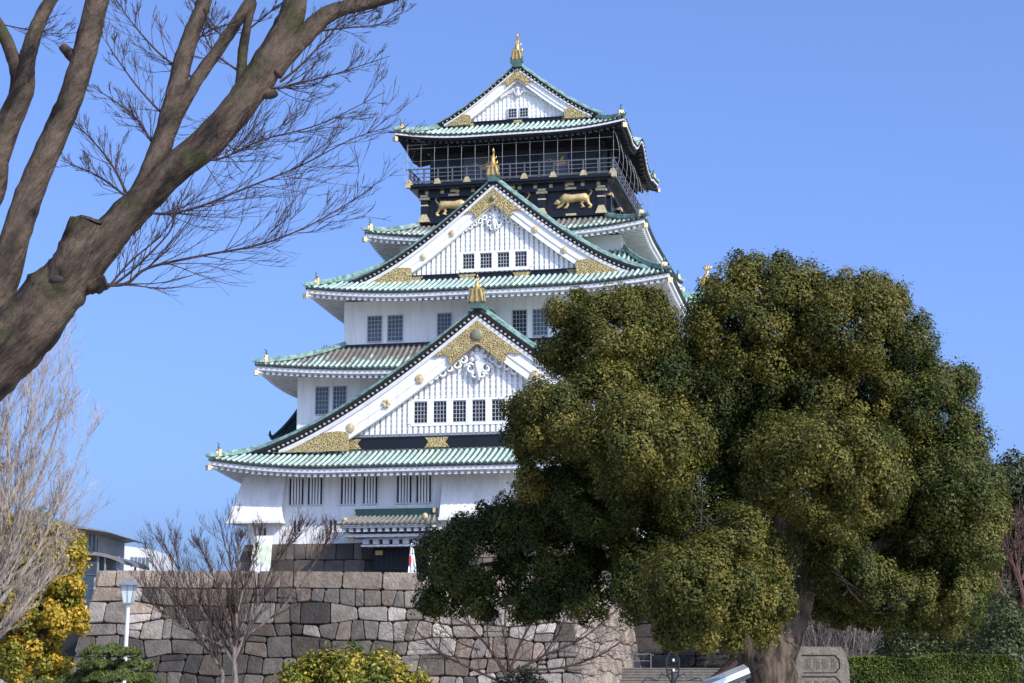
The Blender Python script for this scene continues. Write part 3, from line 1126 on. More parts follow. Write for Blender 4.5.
# ridges and gold fish ornaments
def ridge(x, y0, y1, z, s, parent):
    b = MB()
    b.box(x - 0.28 * s, x + 0.28 * s, y0, y1, z - 0.25, z + 0.22 * s)
    b.box(x - 0.40 * s, x + 0.40 * s, y0 - 0.06, y0 + 0.3, z - 0.35 * s, z + 0.30 * s)
    b.box(x - 0.52 * s, x - 0.38 * s, y0 - 0.08, y0 + 0.28, z + 0.05, z + 0.50 * s)
    b.box(x + 0.38 * s, x + 0.52 * s, y0 - 0.08, y0 + 0.28, z + 0.05, z + 0.50 * s)
    kp('main_ridge', b, M['copper_ridge'], parent)
    t = MB()
    t.tube([(x, y0 + 0.3, z + 0.26 * s), (x, y1, z + 0.26 * s)], 0.16 * s, 8)
    kp('ridge_cap', t, M['verdigris'], parent)


def goldfish(x, y, z, s, parent, face=-1, ax='y', m='gold_bright'):
    """fish ornament standing on its head, tail raised; face: side its back is turned to"""
    b = MB()
    def T(p):
        a, c, h = p
        return (x + (c if ax == 'y' else face * a * -1), y + (face * a * -1 if ax == 'y' else c), z + h) if ax == 'y' else (x - face * a * -1 * -1, y + c, z + h)
    def TT(a, c, h):
        if ax == 'y': return (x + c * s, y - face * a * s, z + h * s)
        return (x - face * a * s, y + c * s, z + h * s)
    body = [(0.35, 0, 0.18), (0.0, 0, 0.22), (-0.28, 0, 0.5), (-0.30, 0, 0.95), (-0.08, 0, 1.35), (0.1, 0, 1.65), (0.06, 0, 1.9)]
    b.tube([TT(*p) for p in body], [0.16 * s, 0.27 * s, 0.28 * s, 0.22 * s, 0.15 * s, 0.09 * s, 0.05 * s], 8)
    # tail fan
    for a, h in ((-0.35, 2.15), (-0.1, 2.4), (0.2, 2.35), (0.45, 2.1)):
        b.tube([TT(0.06, 0, 1.8), TT(a * 0.6, 0, 2.0), TT(a, 0, h)], [0.08 * s, 0.09 * s, 0.02 * s], 4)
    # fins
    for sg in (-1, 1):
        b.tube([TT(-0.1, sg * 0.18, 0.55), TT(0.1, sg * 0.40, 0.75), TT(0.05, sg * 0.42, 1.0)], [0.12 * s, 0.08 * s, 0.02 * s], 4)
        b.tube([TT(0.0, sg * 0.12, 1.1), TT(0.1, sg * 0.28, 1.3), TT(0.05, sg * 0.3, 1.5)], [0.08 * s, 0.05 * s, 0.015 * s], 4)
    for h in (0.5, 0.75, 1.0, 1.25):
        b.tube([TT(-0.45, 0, h - 0.1), TT(-0.62, 0, h + 0.12)], [0.09 * s, 0.02 * s], 4)
    kp('golden_fish_ornament', b, M[m], parent, smooth=True)


def goldstand(x, y, z, s, parent, w0=0.55, w1=0.36, h=0.8):
    b = MB()
    b.hexa([(x - w0 * s, y - 0.12, z), (x + w0 * s, y - 0.12, z), (x + w0 * s, y + 0.3, z), (x - w0 * s, y + 0.3, z)],
           [(x - w1 * s, y - 0.12, z + h * s), (x + w1 * s, y - 0.12, z + h * s), (x + w1 * s, y + 0.3, z + h * s), (x - w1 * s, y + 0.3, z + h * s)])
    for k in (-1, 0, 1):
        b.tube([(x + k * 0.36 * s, y - 0.15, z + 0.05), (x + k * 0.24 * s, y - 0.15, z + h * s)], 0.07 * s, 5)
    b.box(x - w1 * s * 1.2, x + w1 * s * 1.2, y - 0.17, y + 0.32, z + h * s - 0.06, z + h * s + 0.05)
    kp('gold_ridge_stand', b, M['gold'], parent)


ridge(0, -0.15, 4.6, 25.45, 1.0, g1)
goldstand(0, -0.1, 25.55, 1.15, g1, h=0.75)
goldfish(0, 0.15, 26.3, 0.52, g1, m='gold_bright')
ridge(0, 4.7, 11.4, 35.6, 0.85, g2)
goldstand(0, 4.75, 35.75, 1.0, g2, w0=0.5, w1=0.34, h=0.65)
goldfish(0, 5.0, 36.3, 0.66, g2)
ridge(0, 13.0, 26.0, 47.0, 0.95, g3)
goldstand(0, 13.05, 47.25, 0.9, g3, w0=0.5, w1=0.36, h=0.8)
goldfish(0, 13.5, 47.55, 0.85, g3)
goldfish(0, 25.5, 47.55, 0.85, g3, face=1)


# side gables: on the third tier (east and west) and the great ones of the lowest tier
def side_gable(sg, xf, xb, yc, hw, za, zb, tiles, label):
    b, r, t, w_ = MB(), MB(), MB(), MB()
    P = smooth_prof([(0, za), (hw * 0.35, za - (za - zb) * 0.44), (hw * 0.7, za - (za - zb) * 0.78), (hw, zb)], 14)
    full = [(-x, z) for x, z in P[::-1]] + P[1:]
    vs, fs = [], []
    for a, z in full:
        vs += [(sg * xf, yc + a, z), (sg * xb, yc + a, z), (sg * xb, yc + a, z - 0.35), (sg * xf, yc + a, z - 0.35)]
    for i in range(len(full) - 1):
        for k in range(4):
            k2 = (k + 1) % 4
            fs.append((i * 4 + k, i * 4 + 4 + k, i * 4 + 4 + k2, i * 4 + k2))
    b.add(vs, fs)
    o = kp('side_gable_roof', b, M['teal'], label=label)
    for q in (-1, 1):
        x = xf - 0.15
        while x > xb:
            r.tube([(sg * x, yc + q * a, z + 0.02) for a, z in P[1:]], 0.10, 5)
            x -= 0.34
        t.tube([(sg * (xf + 0.02), yc + q * a, z + 0.2) for a, z in P[1:]], 0.16, 6)
        e = P[-1]
        t.tube([(sg * xf, yc + q * e[0], e[1] + 0.2), (sg * (xf + 0.1), yc + q * (e[0] + 0.25), e[1] + 0.45), (sg * (xf + 0.1), yc + q * (e[0] + 0.2), e[1] + 0.75)], [0.16, 0.12, 0.03], 5)
    kp('roof_tiles', r, tiles, o)
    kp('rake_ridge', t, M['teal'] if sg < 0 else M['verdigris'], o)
    n = len(full)
    vs = [(sg * (xf - 0.7), yc + a, z - 0.35) for a, z in full] + [(sg * (xf - 0.7), yc, zb - 0.6)]
    w_.add(vs, [(i, i + 1, n) for i in range(n - 1)])
    kp('side_gable_wall', w_, M['plaster'], o)
    rd = MB()
    rd.box(min(sg * xb, sg * xf), max(sg * xb, sg * xf), yc - 0.25, yc + 0.25, za - 0.2, za + 0.3)
    kp('side_ridge', rd, M['verdigris'], o)
    goldfish(sg * (xf - 0.3), yc, za + 0.28, 0.95 if za > 28 else 0.8, o, face=-sg, ax='x')
    return o


side_gable(1, 14.0, 8.0, 19.5, 5.0, 29.35, 27.2, M['copper'], 'small east gable roof of the third tier')
side_gable(-1, 13.0, 8.0, 19.5, 5.0, 29.35, 27.2, M['copper'], 'small west gable roof of the third tier')
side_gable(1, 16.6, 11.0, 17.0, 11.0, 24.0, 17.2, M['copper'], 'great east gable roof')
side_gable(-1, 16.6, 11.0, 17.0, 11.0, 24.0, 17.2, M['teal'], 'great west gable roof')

# ---- the black storey with tigers, the balcony and lookout
wallbox(7.0, 11.6, 27.4, 33.2, 37.3, M['lacquer'], 'black_wall')
wallbox(6.6, 12.6, 26.4, 37.3, 41.0, M['lacquer_matt'], 'lookout_wall')
fr = MB()
for z0, z1, d in ((33.5, 34.1, 0.06), (34.15, 34.45, 0.25), (36.15, 36.75, 0.30), (34.45, 34.6, 0.1)):
    fr.box(-7.0 - d, 7.0 + d, 11.6 - d, 11.6, z0, z1)
    fr.box(7.0, 7.0 + d, 11.6, 27.4, z0, z1)
    fr.box(-7.0 - d, -7.0, 11.6, 27.4, z0, z1)
kp('black_beams', fr, M['lacquer'])
for x in (-6.8, -2.3, 2.3, 6.8):
    p = MB(); p.box(x - 0.28, x + 0.28, 11.28, 11.6, 34.45, 36.15)
    po = kp('black_pillar', p, M['lacquer'])
    for bx_ in ((x - 0.42, x + 0.42, 11.18, 11.5, 35.98, 36.14), (x - 0.3, x + 0.3, 11.16, 11.5, 36.18, 36.34), (x - 0.30, x + 0.30, 11.22, 11.4, 35.5, 35.6)):
        c = MB(); c.box(*bx_); kp('gold_pillar_band', c, M['gold_pale'], po)
    c = MB()
    c.hexa([(x - 0.45, 11.16, 34.25), (x + 0.45, 11.16, 34.25), (x + 0.45, 11.4, 34.25), (x - 0.45, 11.4, 34.25)], [(x - 0.2, 11.2, 34.85), (x + 0.2, 11.2, 34.85), (x + 0.2, 11.4, 34.85), (x - 0.2, 11.4, 34.85)])
    kp('gold_pillar_foot', c, M['gold_pale'], po)
for y in (13.0, 17.5, 21.5, 26.0):
    for sg in (-1, 1):
        p = MB(); p.box(sg * 7.0 - 0.0 if sg > 0 else -7.3, 7.3 if sg > 0 else -7.0, y - 0.28, y + 0.28, 34.45, 36.15)
        po = kp('black_pillar', p, M['lacquer'])
        c = MB(); c.box(7.0 if sg > 0 else -7.42, 7.42 if sg > 0 else -7.0, y - 0.42, y + 0.42, 35.95, 36.14)
        kp('gold_pillar_fitting', c, M['gold_pale'], po)
def fitting(*a):
    f_ = MB(); f_.box(*a); kp('gold_beam_fitting', f_, M['gold_pale'])


for i in range(12):
    x = -6.6 + i * 1.2
    fitting(x - 0.13, x + 0.13, 11.26, 11.4, 36.42, 36.66)
for x in (-4.5, 0, 4.5):
    fitting(x - 0.42, x + 0.42, 11.25, 11.4, 36.2, 36.36)
    fitting(x - 0.25, x + 0.25, 11.24, 11.4, 36.5, 36.72)
    fitting(x - 0.40, x + 0.40, 11.33, 11.5, 34.2, 34.36)


def tiger(x, z, y, s, dr, yrot=None):
    b = MB()
    def q(a, h): return (x + dr * a * s, y, z + h * s)
    b.tube([q(-1.15, 0.50), q(-0.75, 0.62), (q(-0.2, 0.55)), q(0.35, 0.62), q(0.85, 0.58), q(1.1, 0.40)], [0.26 * s, 0.42 * s, 0.36 * s, 0.34 * s, 0.42 * s, 0.25 * s], 9)
    b.ell(q(-1.35, 0.30), (0.27 * s, 0.2 * s, 0.24 * s), 10, 7)
    b.ell(q(-1.58, 0.22), (0.14 * s, 0.12 * s, 0.12 * s), 8, 5)
    b.ell(q(-1.22, 0.55), (0.07 * s, 0.06, 0.1 * s), 6, 5)
    for pts in ([(-0.85, 0.45), (-1.0, 0.1), (-1.3, -0.12), (-1.5, -0.14)], [(-0.6, 0.4), (-0.55, 0.05), (-0.7, -0.18), (-0.9, -0.2)],
                [(0.75, 0.4), (0.55, 0.1), (0.75, -0.15), (0.5, -0.22)], [(1.0, 0.45), (1.15, 0.1), (1.35, -0.08), (1.3, -0.25), (1.12, -0.25)]):
        b.tube([q(*p) for p in pts], [0.2 * s] + [0.12 * s] * (len(pts) - 2) + [0.08 * s], 7)
    b.tube([q(1.05, 0.6), q(1.3, 0.85), q(1.45, 1.1), q(1.3, 1.28), q(1.1, 1.22)], [0.09 * s, 0.075 * s, 0.07 * s, 0.06 * s, 0.04 * s], 6)
    kp('gold_tiger_relief', b, M['gold_tiger'], smooth=True)


tiger(4.75, 35.02, 11.5, 0.92, 1)
tiger(-4.65, 35.02, 11.5, 0.92, -1)
tiger(0, 35.02, 11.5, 0.92, 1)

# balcony
b = MB()
b.box(-7.95, 7.95, 10.55, 28.4, 36.85, 37.1)
b.box(-7.75, 7.75, 10.75, 28.2, 36.7, 36.85)
bal = kp('balcony_floor', b, M['lacquer'])
b = MB()
for z, t in ((37.25, 0.05), (37.6, 0.03), (37.9, 0.03), (38.25, 0.05)):
    e = 0.25 if z > 38 or z < 37.3 else 0
    b.box(-7.85 - e, 7.85 + e, 10.62, 10.70, z - t, z + t)
    b.box(-7.85 - e, 7.85 + e, 28.2, 28.28, z - t, z + t)
    b.box(7.77, 7.85, 10.705 - e, 28.2 + e, z - t - 0.003, z + t - 0.003)
    b.box(-7.85, -7.77, 10.705 - e, 28.2 + e, z - t - 0.003, z + t - 0.003)
for i in range(15):
    x = -7.8 + i * 15.6 / 14
    b.box(x - 0.05, x + 0.05, 10.60, 10.72, 37.1, 38.3)
for i in range(16):
    y = 10.8 + i * 17.4 / 15
    for sg in (-1, 1):
        b.box(sg * 7.81 - 0.055, sg * 7.81 + 0.055, y - 0.05, y + 0.05, 37.1, 38.3)
kp('balcony_railing', b, M['rail_metal'], bal)
b = MB()
for x in (-7.8, -5.6, -3.3, -1.1, 1.1, 3.3, 5.6, 7.8):
    b.hexa([(x - 0.3, 10.5, 37.02), (x + 0.3, 10.5, 37.02), (x + 0.3, 10.6, 37.02), (x - 0.3, 10.6, 37.02)], [(x - 0.12, 10.5, 37.42), (x + 0.12, 10.5, 37.42), (x + 0.12, 10.6, 37.42), (x - 0.12, 10.6, 37.42)])
b.box(-8.05, -7.7, 10.4, 10.8, 36.8, 37.2)
b.box(7.7, 8.05, 10.4, 10.8, 36.8, 37.2)
kp('gold_railing_fittings', b, M['gold_pale'], bal)
# lookout openings, posts, cranes
for i, (x0, x1) in enumerate(((-6.3, -4.3), (-4.1, -2.1), (-1.9, 1.9), (2.1, 4.1), (4.3, 6.3))):
    b = MB(); b.box(x0, x1, 12.54, 12.6, 37.5, 39.5)
    kp('lookout_window', b, M['glass_dark'] if i % 2 == 0 else M['glass'])
for sg in (-1, 1):
    b = MB()
    b.ell((sg * 2.9 + 0.6, 12.45, 38.6), (0.55, 0.06, 0.16), 10, 6)
    b.tube([(sg * 2.9 + 0.2, 12.45, 38.65), (sg * 2.9 - 0.2, 12.45, 39.0), (sg * 2.9 - 0.55, 12.45, 38.85)], [0.1, 0.05, 0.03], 5)
    b.tube([(sg * 2.9 + 0.5, 12.45, 38.7), (sg * 2.9 + 0.8, 12.45, 39.1), (sg * 2.9 + 0.1, 12.45, 39.25)], [0.2, 0.12, 0.03], 4)
    b.tube([(sg * 2.9 + 1.0, 12.45, 38.55), (sg * 2.9 + 1.6, 12.45, 38.3)], [0.08, 0.02], 4)
    kp('gold_crane_relief', b, M['gold'])
def post(*a):
    f_ = MB(); f_.box(*a); kp('lookout_post', f_, M['lacquer'])


for sg in (-1, 1):
    for y in (12.95, 16.0, 19.5, 23.0, 26.05):
        post(sg * 6.62 - 0.15, sg * 6.62 + 0.15, y - 0.15, y + 0.15, 37.1, 41.0)
for x in (-6.5, -4.2, -2.0, 2.0, 4.2, 6.5):
    post(x - 0.12, x + 0.12, 12.42, 12.6, 37.1, 39.9)
f_ = MB(); f_.box(-6.9, 6.9, 12.3, 12.6, 39.9, 40.15); kp('lookout_beam', f_, M['lacquer'])
f_ = MB(); f_.box(-8.2, 8.2, 10.9, 11.1, 40.28, 40.45); kp('eave_beam', f_, M['lacquer'])
b = MB()
for i in range(16):
    x = -7.9 + i * 15.8 / 15
    b.tube([(x, 10.45, 37.1), (x, 10.35, 38.8), (x, 10.4, 40.3)], 0.013, 4)
b.tube([(-7.9, 10.40, 39.8), (7.9, 10.40, 39.8)], 0.015, 4)
for i in range(10):
    y = 10.7 + i * 17.6 / 9
    for sg in (-1, 1):
        pts = []
        for k in range(7):
            f = k / 6
            pts.append((sg * (7.95 + 0.35 * math.sin(math.pi * f)), y, 37.0 + 3.3 * f))
        b.tube(pts, 0.014, 4)
for sg in (-1, 1):
    for z_, o_x in ((37.0, 0), (38.1, 0.303), (39.2, 0.303), (40.3, 0)):
        b.tube([(sg * (7.95 + o_x), 10.4, z_), (sg * (7.95 + o_x), 28.4, z_)], 0.012, 4)
for z_ in (37.1, 38.8):
    b.tube([(-8.3, 10.40, z_), (8.3, 10.40, z_)], 0.012, 4)
kp('safety_net_wires', b, M['net'])

# ---- entrance porch
b = MB()
yt, yw = -3.4, -0.7
n = 16
rib, endt = MB(), MB()
def pz(y, a=0): 
    t = (y - yt) / 2.2
    return 10.38 + 0.62 * (0.7 * t + 0.3 * t * t)
vs, fs = [], []
b.add([(-8.7, yt, pz(yt)), (-2.0, yt, pz(yt)), (-2.5, yt + 2.2, 11.0), (-8.1, yt + 2.2, 11.0), (-8.7, yt, pz(yt) - 0.1), (-2.0, yt, pz(yt) - 0.1), (-2.5, yw, 10.7), (-8.1, yw, 10.7)],
      [(0, 1, 2, 3), (4, 7, 6, 5), (0, 4, 5, 1), (1, 5, 6, 2), (3, 2, 6, 7), (0, 3, 7, 4)])
pr = kp('porch_roof', b, M['copper_pan'], label='small roof over the entrance')
for i in range(19):
    x = -8.6 + i * 6.5 / 18
    x2 = -5.3 + (x + 5.3) * 0.86
    rib.tube([(x + (x2 - x) * k / 4, yt - 0.05 + 2.2 * k / 4, pz(yt + 2.2 * k / 4) + 0.03) for k in range(5)], 0.10, 6)
kp('roof_tiles', rib, M['step'], pr)
rg = MB()
rg.box(-7.95, -2.4, yt + 2.0, yt + 2.5, 10.95, 11.42)
rg.tube([(-8.05, yt + 2.25, 11.45), (-2.35, yt + 2.25, 11.45)], 0.09, 6)
kp('porch_ridge', rg, M['teal'], pr)
og = MB()
og.ell((-2.75, yt + 0.5, 10.85), (0.2, 0.15, 0.22), 8, 6)
kp('ridge_end_ornament', og, M['gold_pale'], pr)
og = MB(); og.ell((-8.2, yt + 0.5, 10.7), (0.18, 0.15, 0.16), 8, 6)
kp('ridge_end_ornament', og, M['gold_pale'], pr)
og = MB(); og.box(-2.6, -2.45, yt + 1.9, yt + 2.1, 11.2, 11.5)
kp('ridge_end_cap', og, M['gold_pale'], pr)
b = MB()
b.box(-8.45, -2.15, yt + 0.15, yw, 10.12, 10.27)
b.box(-8.3, -2.3, yt + 0.5, yw, 9.55, 9.72)
b.box(-7.2, -2.6, yt + 0.9, yw, 8.95, 9.06)
for i in range(13):
    x = -8.2 + i * 0.49
    b.box(x - 0.13, x + 0.13, yt + 0.25, yw, 9.88, 10.117)
for i in range(7):
    x = -6.9 + i * 0.68
    b.box(x - 0.2, x + 0.2, yt + 0.95, yw, 9.1, 9.42)
b.box(-7.0, -2.9, yt + 1.1, yw, 9.4, 9.55)
kp('porch_beams', b, M['trim'], pr)
b = MB()
b.box(-2.75, -2.3, yt + 1.4, -0.02, 6.02, 9.5)
kp('porch_wall', b, M['plaster_old'], pr)
b = MB()
b.box(-6.7, -2.76, -1.25, -0.4, 6.02, 8.95)
door = kp('doorway', b, M['lacquer_matt'])
b = MB()
for i in range(9):
    b.box(-6.5 + i * 0.34, -6.44 + i * 0.34, -1.30, -1.255, 7.6, 8.8)
b.box(-6.6, -3.5, -1.31, -1.26, 7.5, 7.6)
kp('door_grille', b, M['dark_metal'], door)
b = MB(); b.box(-6.55, -6.05, -1.36, -1.28, 8.45, 8.75); b.box(-8.0, -7.6, yt + 0.7, yt + 0.8, 9.25, 9.6)
kp('gold_door_fitting', b, M['gold'], door)

# ------------------------------------------------------------------ front terrace with its great stone wall
rng = random.Random(11)
wall_t = empty('stone_wall', tuple(kw(-4, -21, 0)), -KA, 'great battered wall of fitted grey and brown stone blocks with flat coping below the keep', 'stone wall')
WX0, WX1, WY = -17.2, 9.75, -20.4
BT = 0.18
HT = 6.65
mb = MB()
o_ = Vector((4, 21, 0))       # from terrace frame to keep frame


def H_front(s):    # the crest sinks a little towards the right corner
    f = (s - 1) / 28.0
    return 1 - 0.065 * f - 0.05 * max(0, f - 0.55)


rows = [0, 0.9, 1.85, 2.85, 3.75, 4.75, 5.65, HT]
SL = 1.25
base_w = (WX1 + SL) - (WX0 - SL)
Nn = Vector((0, -1, 0))
Up = Vector((0, BT, 1))
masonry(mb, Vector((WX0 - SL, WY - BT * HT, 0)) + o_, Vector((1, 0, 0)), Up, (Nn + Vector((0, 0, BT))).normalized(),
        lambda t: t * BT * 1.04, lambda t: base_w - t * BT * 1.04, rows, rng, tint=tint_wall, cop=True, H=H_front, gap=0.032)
hR = H_front(27)
rows2 = [r * hR for r in rows]
masonry(mb, Vector((WX1 + SL, WY - BT * HT, 0)) + o_, Vector((0, 1, 0)), Vector((-BT, 0, 1)), Vector((1, 0, BT)).normalized(),
        lambda t: t * BT, lambda t: 23.5 - t * 0.0, rows2, rng, tint=tint_side, cop=True, gap=0.032)
masonry(mb, Vector((WX0 - SL, WY - BT * HT + 40, 0)) + o_, Vector((0, -1, 0)), Vector((BT, 0, 1)), Vector((-1, 0, BT)).normalized(),
        lambda t: t * 0.0, lambda t: 40 - t * BT, rows, rng, tint=tint_side, cop=True, gap=0.032)
mb.build('stone_blocks', M['stone'], wall_t)
c = MB()
y0 = WY - BT * HT
c.hexa([(WX0 - SL + 0.12 + 4, y0 + 0.12 + 21, 0), (WX1 + SL - 0.12 + 4, y0 + 0.12 + 21, 0), (WX1 + SL - 0.12 + 4, 26, 0), (WX0 - SL + 4 + 0.12, 62, 0)],
       [(WX0 + 0.15 + 4, WY + 0.15 + 21, HT - 0.2), (WX1 - 0.15 + 4, WY + 0.15 + 21, 5.75), (WX1 - 0.15 + 4, 26, 5.75), (WX0 + 0.15 + 4, 62, HT - 0.2)])
c.build('wall_core', M['stone_joint'], wall_t)
# coping tops
tr = MB()
tr.add([tuple(kw(WX0 + 0.4, WY + 1.0, 6.0)), tuple(kw(WX1 - 0.4, WY + 1.0, 5.9)), tuple(kw(WX1 - 0.4, -0.5, 6.0)), tuple(kw(17.5, -0.5, 6.0)), tuple(kw(17.5, 41, 6.0)), tuple(kw(WX0 + 0.4, 41, 6.0))], [(0, 1, 2, 3, 4, 5)])
tag(tr.build('terrace', M['terrace']), kind='structure')
# main base wall under the keep, right of the terrace (dark, recessed)
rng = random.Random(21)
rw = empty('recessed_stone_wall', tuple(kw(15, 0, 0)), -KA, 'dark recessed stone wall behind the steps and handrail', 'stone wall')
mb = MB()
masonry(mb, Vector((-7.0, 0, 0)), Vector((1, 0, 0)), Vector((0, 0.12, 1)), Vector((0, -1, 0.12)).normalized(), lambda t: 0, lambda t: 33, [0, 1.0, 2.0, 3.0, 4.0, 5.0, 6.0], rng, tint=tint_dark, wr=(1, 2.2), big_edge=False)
mb.build('stone_blocks', M['stone_shaded'], rw)
c = MB(); c.hexa([(-7, 0.2, 0), (26, 0.2, 0), (26, 3, 0), (-7, 3, 0)], [(-7, 0.9, 5.95), (26, 0.9, 5.95), (26, 3, 5.95), (-7, 3, 5.95)])
c.build('wall_core', M['stone_joint'], rw)

# steps
st = MB()
for i in range(7):
    st.box(-4.0, 6.5, -i * 0.4 if i else 0, 6 if i == 0 else -(i - 1) * 0.4, 0, 1.12 - 0.16 * i)
    st.box(-4.0, 6.5, -i * 0.4 - 0.03, -i * 0.4 + 0.25, 1.12 - 0.16 * i - 0.05, 1.12 - 0.16 * i + 0.004)
so = st.build('stone_steps', M['step'])
so.location = kw(14.2, -8, 0)
so.rotation_euler = (0, 0, -KA)
tag(so, 'flight of pale stone steps right of the big stone wall', 'steps')
hr = MB()
hr.tube([(-3.9, 0.3, 1.95), (-1.7, 0.3, 1.95), (-1.4, 0.0, 1.9)], 0.03, 6)
hr.tube([(-3.9, 0.3, 1.55), (-1.7, 0.3, 1.55)], 0.02, 6)
for x in (-3.8, -2.7, -1.6):
    hr.tube([(x, 0.3, 1.12), (x, 0.3, 1.95)], 0.028, 6)
ho = hr.build('handrail', M['grey_metal'])
ho.location = kw(14.2, -8, 0)
ho.rotation_euler = (0, 0, -KA)
tag(ho, 'thin grey metal handrail at the top of the stone steps', 'handrail')

#PART2
# ------------------------------------------------------------------ things on the terrace
b = MB()
b.hexa([(0, 0, 0), (1.5, 0, 0), (1.5, 0.06, 0), (0, 0.06, 0)], [(0.15, 0.8, 3.85), (1.45, 0.8, 3.85), (1.45, 0.86, 3.85), (0.15, 0.86, 3.85)])
t = empty('banner_panel', tuple(kw(-15.35, -1.75, 6.02)), -KA, 'tall white panel with pale green stripe on the dark stone base left of the porch', 'panel')
b.build('panel', M['cloth'], t)
b = MB()
b.hexa([(0.10, 0.38, 1.9), (1.46, 0.38, 1.9), (1.46, 0.41, 1.9), (0.10, 0.41, 1.9)], [(0.14, 0.65, 3.2), (1.45, 0.65, 3.2), (1.45, 0.68, 3.2), (0.14, 0.68, 3.2)])
b.build('green_stripe', mat('pale_green_cloth', (0.55, 0.62, 0.38), 0.85, col2=(0.75, 0.76, 0.66), vscale=3), t)

fl = empty('flag', tuple(at(410.5, 574, 108.5)), 0, 'furled white flag with a red disc hanging on its pole before the dark doorway', 'flag')
fl.location.z = 5.95
b = MB(); b.tube([(0, 0, 0), (0.05, 0, 2.6)], 0.025, 6); b.ell((0.05, 0, 2.62), (0.05, 0.05, 0.05), 8, 6)
b.build('flag_pole', M['white_metal'], fl)


def cloth(z0, z1, wd, x0=0.04):
    c = MB()
    vs, fs = [], []
    NZ, NX = 8, 8
    for i in range(NZ + 1):
        z = z0 + (z1 - z0) * i / NZ
        k = (2.5 - z) / 1.5
        for j in range(NX + 1):
            u_ = j / NX
            vs.append((x0 + (u_ - 0.35) * wd * (0.35 + 0.65 * k), -0.06 - 0.05 * math.sin(u_ * 13 + z * 2) * (0.3 + k), z))
    for i in range(NZ):
        for j in range(NX):
            o = i * (NX + 1) + j
            fs.append((o, o + 1, o + NX + 2, o + NX + 1))
    c.add(vs, fs)
    return c


cloth(0.85, 2.5, 0.50).build('flag_cloth', M['cloth'], fl)
rd = MB()
vs = []
for k in range(14):
    th = 2 * math.pi * k / 14
    vs.append((-0.01 + 0.085 * math.cos(th), -0.165, 1.62 + 0.30 * math.sin(th)))
vs2 = [(p[0], -0.10, p[2]) for p in vs]
rd.add(vs + vs2, [tuple(range(14))] + [(k, k + 14, (k + 1) % 14 + 14, (k + 1) % 14) for k in range(14)])
rd.build('red_disc', M['red'], fl)

gl = empty('globe_lamp', tuple(at(433.5, 570, 109)), 0, 'small white lamp post right of the flag at the porch', 'lamp')
gl.location.z = 5.95
b = MB(); b.tube([(0, 0, 0), (0, 0, 2.75)], 0.04, 8); b.build('post', M['grey_metal'], gl)
b = MB(); b.ell((0, 0, 2.9), (0.15, 0.15, 0.17), 12, 8); b.build('globe', M['lampglass'], gl, smooth=True)
b = MB(); b.tube([(0, 0, 3.05), (0, 0, 3.2), (0, 0, 3.35)], [0.06, 0.1, 0.02], 8); b.build('lamp_cap', M['grey_metal'], gl)

# ------------------------------------------------------------------ street lamp before the wall
LY = 50.0
lp = at(125, 683, LY)
lamp = empty('street_lamp', (lp.x - 0.06, LY, 0), 0, 'white lamp post with a tapered glass lantern in front of the big stone wall', 'street lamp')
top = at(128, 607, LY)
hx = top.x - lamp.location.x
b = MB()
b.tube([(0, 0, 0), (0, 0, 0.5), (0.02, 0, 0.55), (hx, 0, top.z)], [0.085, 0.085, 0.06, 0.055], 12)
b.tube([(0.065, 0, 1.70), (0.068, 0, 1.84)], 0.08, 12)
b.tube([(hx, 0, top.z), (hx, 0, top.z + 0.05), (hx, 0, top.z + 0.1)], [0.07, 0.1, 0.08], 12)
b.build('post', M['white_metal'], lamp)
z0 = top.z + 0.1
b = MB()
b.hexa([(hx - 0.11, -0.11, z0), (hx + 0.11, -0.11, z0), (hx + 0.11, 0.11, z0), (hx - 0.11, 0.11, z0)], [(hx - 0.19, -0.19, z0 + 0.5), (hx + 0.19, -0.19, z0 + 0.5), (hx + 0.19, 0.19, z0 + 0.5), (hx - 0.19, 0.19, z0 + 0.5)])
ln = b.build('lantern_glass', M['lampglass'], lamp)
b = MB()
for sx in (-1, 0, 1):
    for sy in (-1, 1):
        b.tube([(hx + sx * 0.115, sy * 0.115, z0), (hx + sx * 0.195, sy * 0.195, z0 + 0.51)], 0.014, 4)
for sx in (-1, 1):
    b.tube([(hx + sx * 0.115, 0, z0), (hx + sx * 0.195, 0, z0 + 0.51)], 0.014, 4)
b.box(hx - 0.13, hx + 0.13, -0.13, 0.13, z0 - 0.02, z0 + 0.02)
b.build('lantern_frame', M['grey_metal'], ln)
b = MB()
b.hexa([(hx - 0.31, -0.31, z0 + 0.5), (hx + 0.31, -0.31, z0 + 0.5), (hx + 0.31, 0.31, z0 + 0.5), (hx - 0.31, 0.31, z0 + 0.5)], [(hx - 0.12, -0.12, z0 + 0.61), (hx + 0.12, -0.12, z0 + 0.61), (hx + 0.12, 0.12, z0 + 0.61), (hx - 0.12, 0.12, z0 + 0.61)])
b.box(hx - 0.1, hx + 0.1, -0.1, 0.1, z0 + 0.61, z0 + 0.68)
b.build('lantern_roof', M['grey_metal'], lamp)

# ------------------------------------------------------------------ buildings at the left
BY = 150.0


def bz(y): return at(90, y, BY).z
def bx(x): return at(x, 560, BY).x


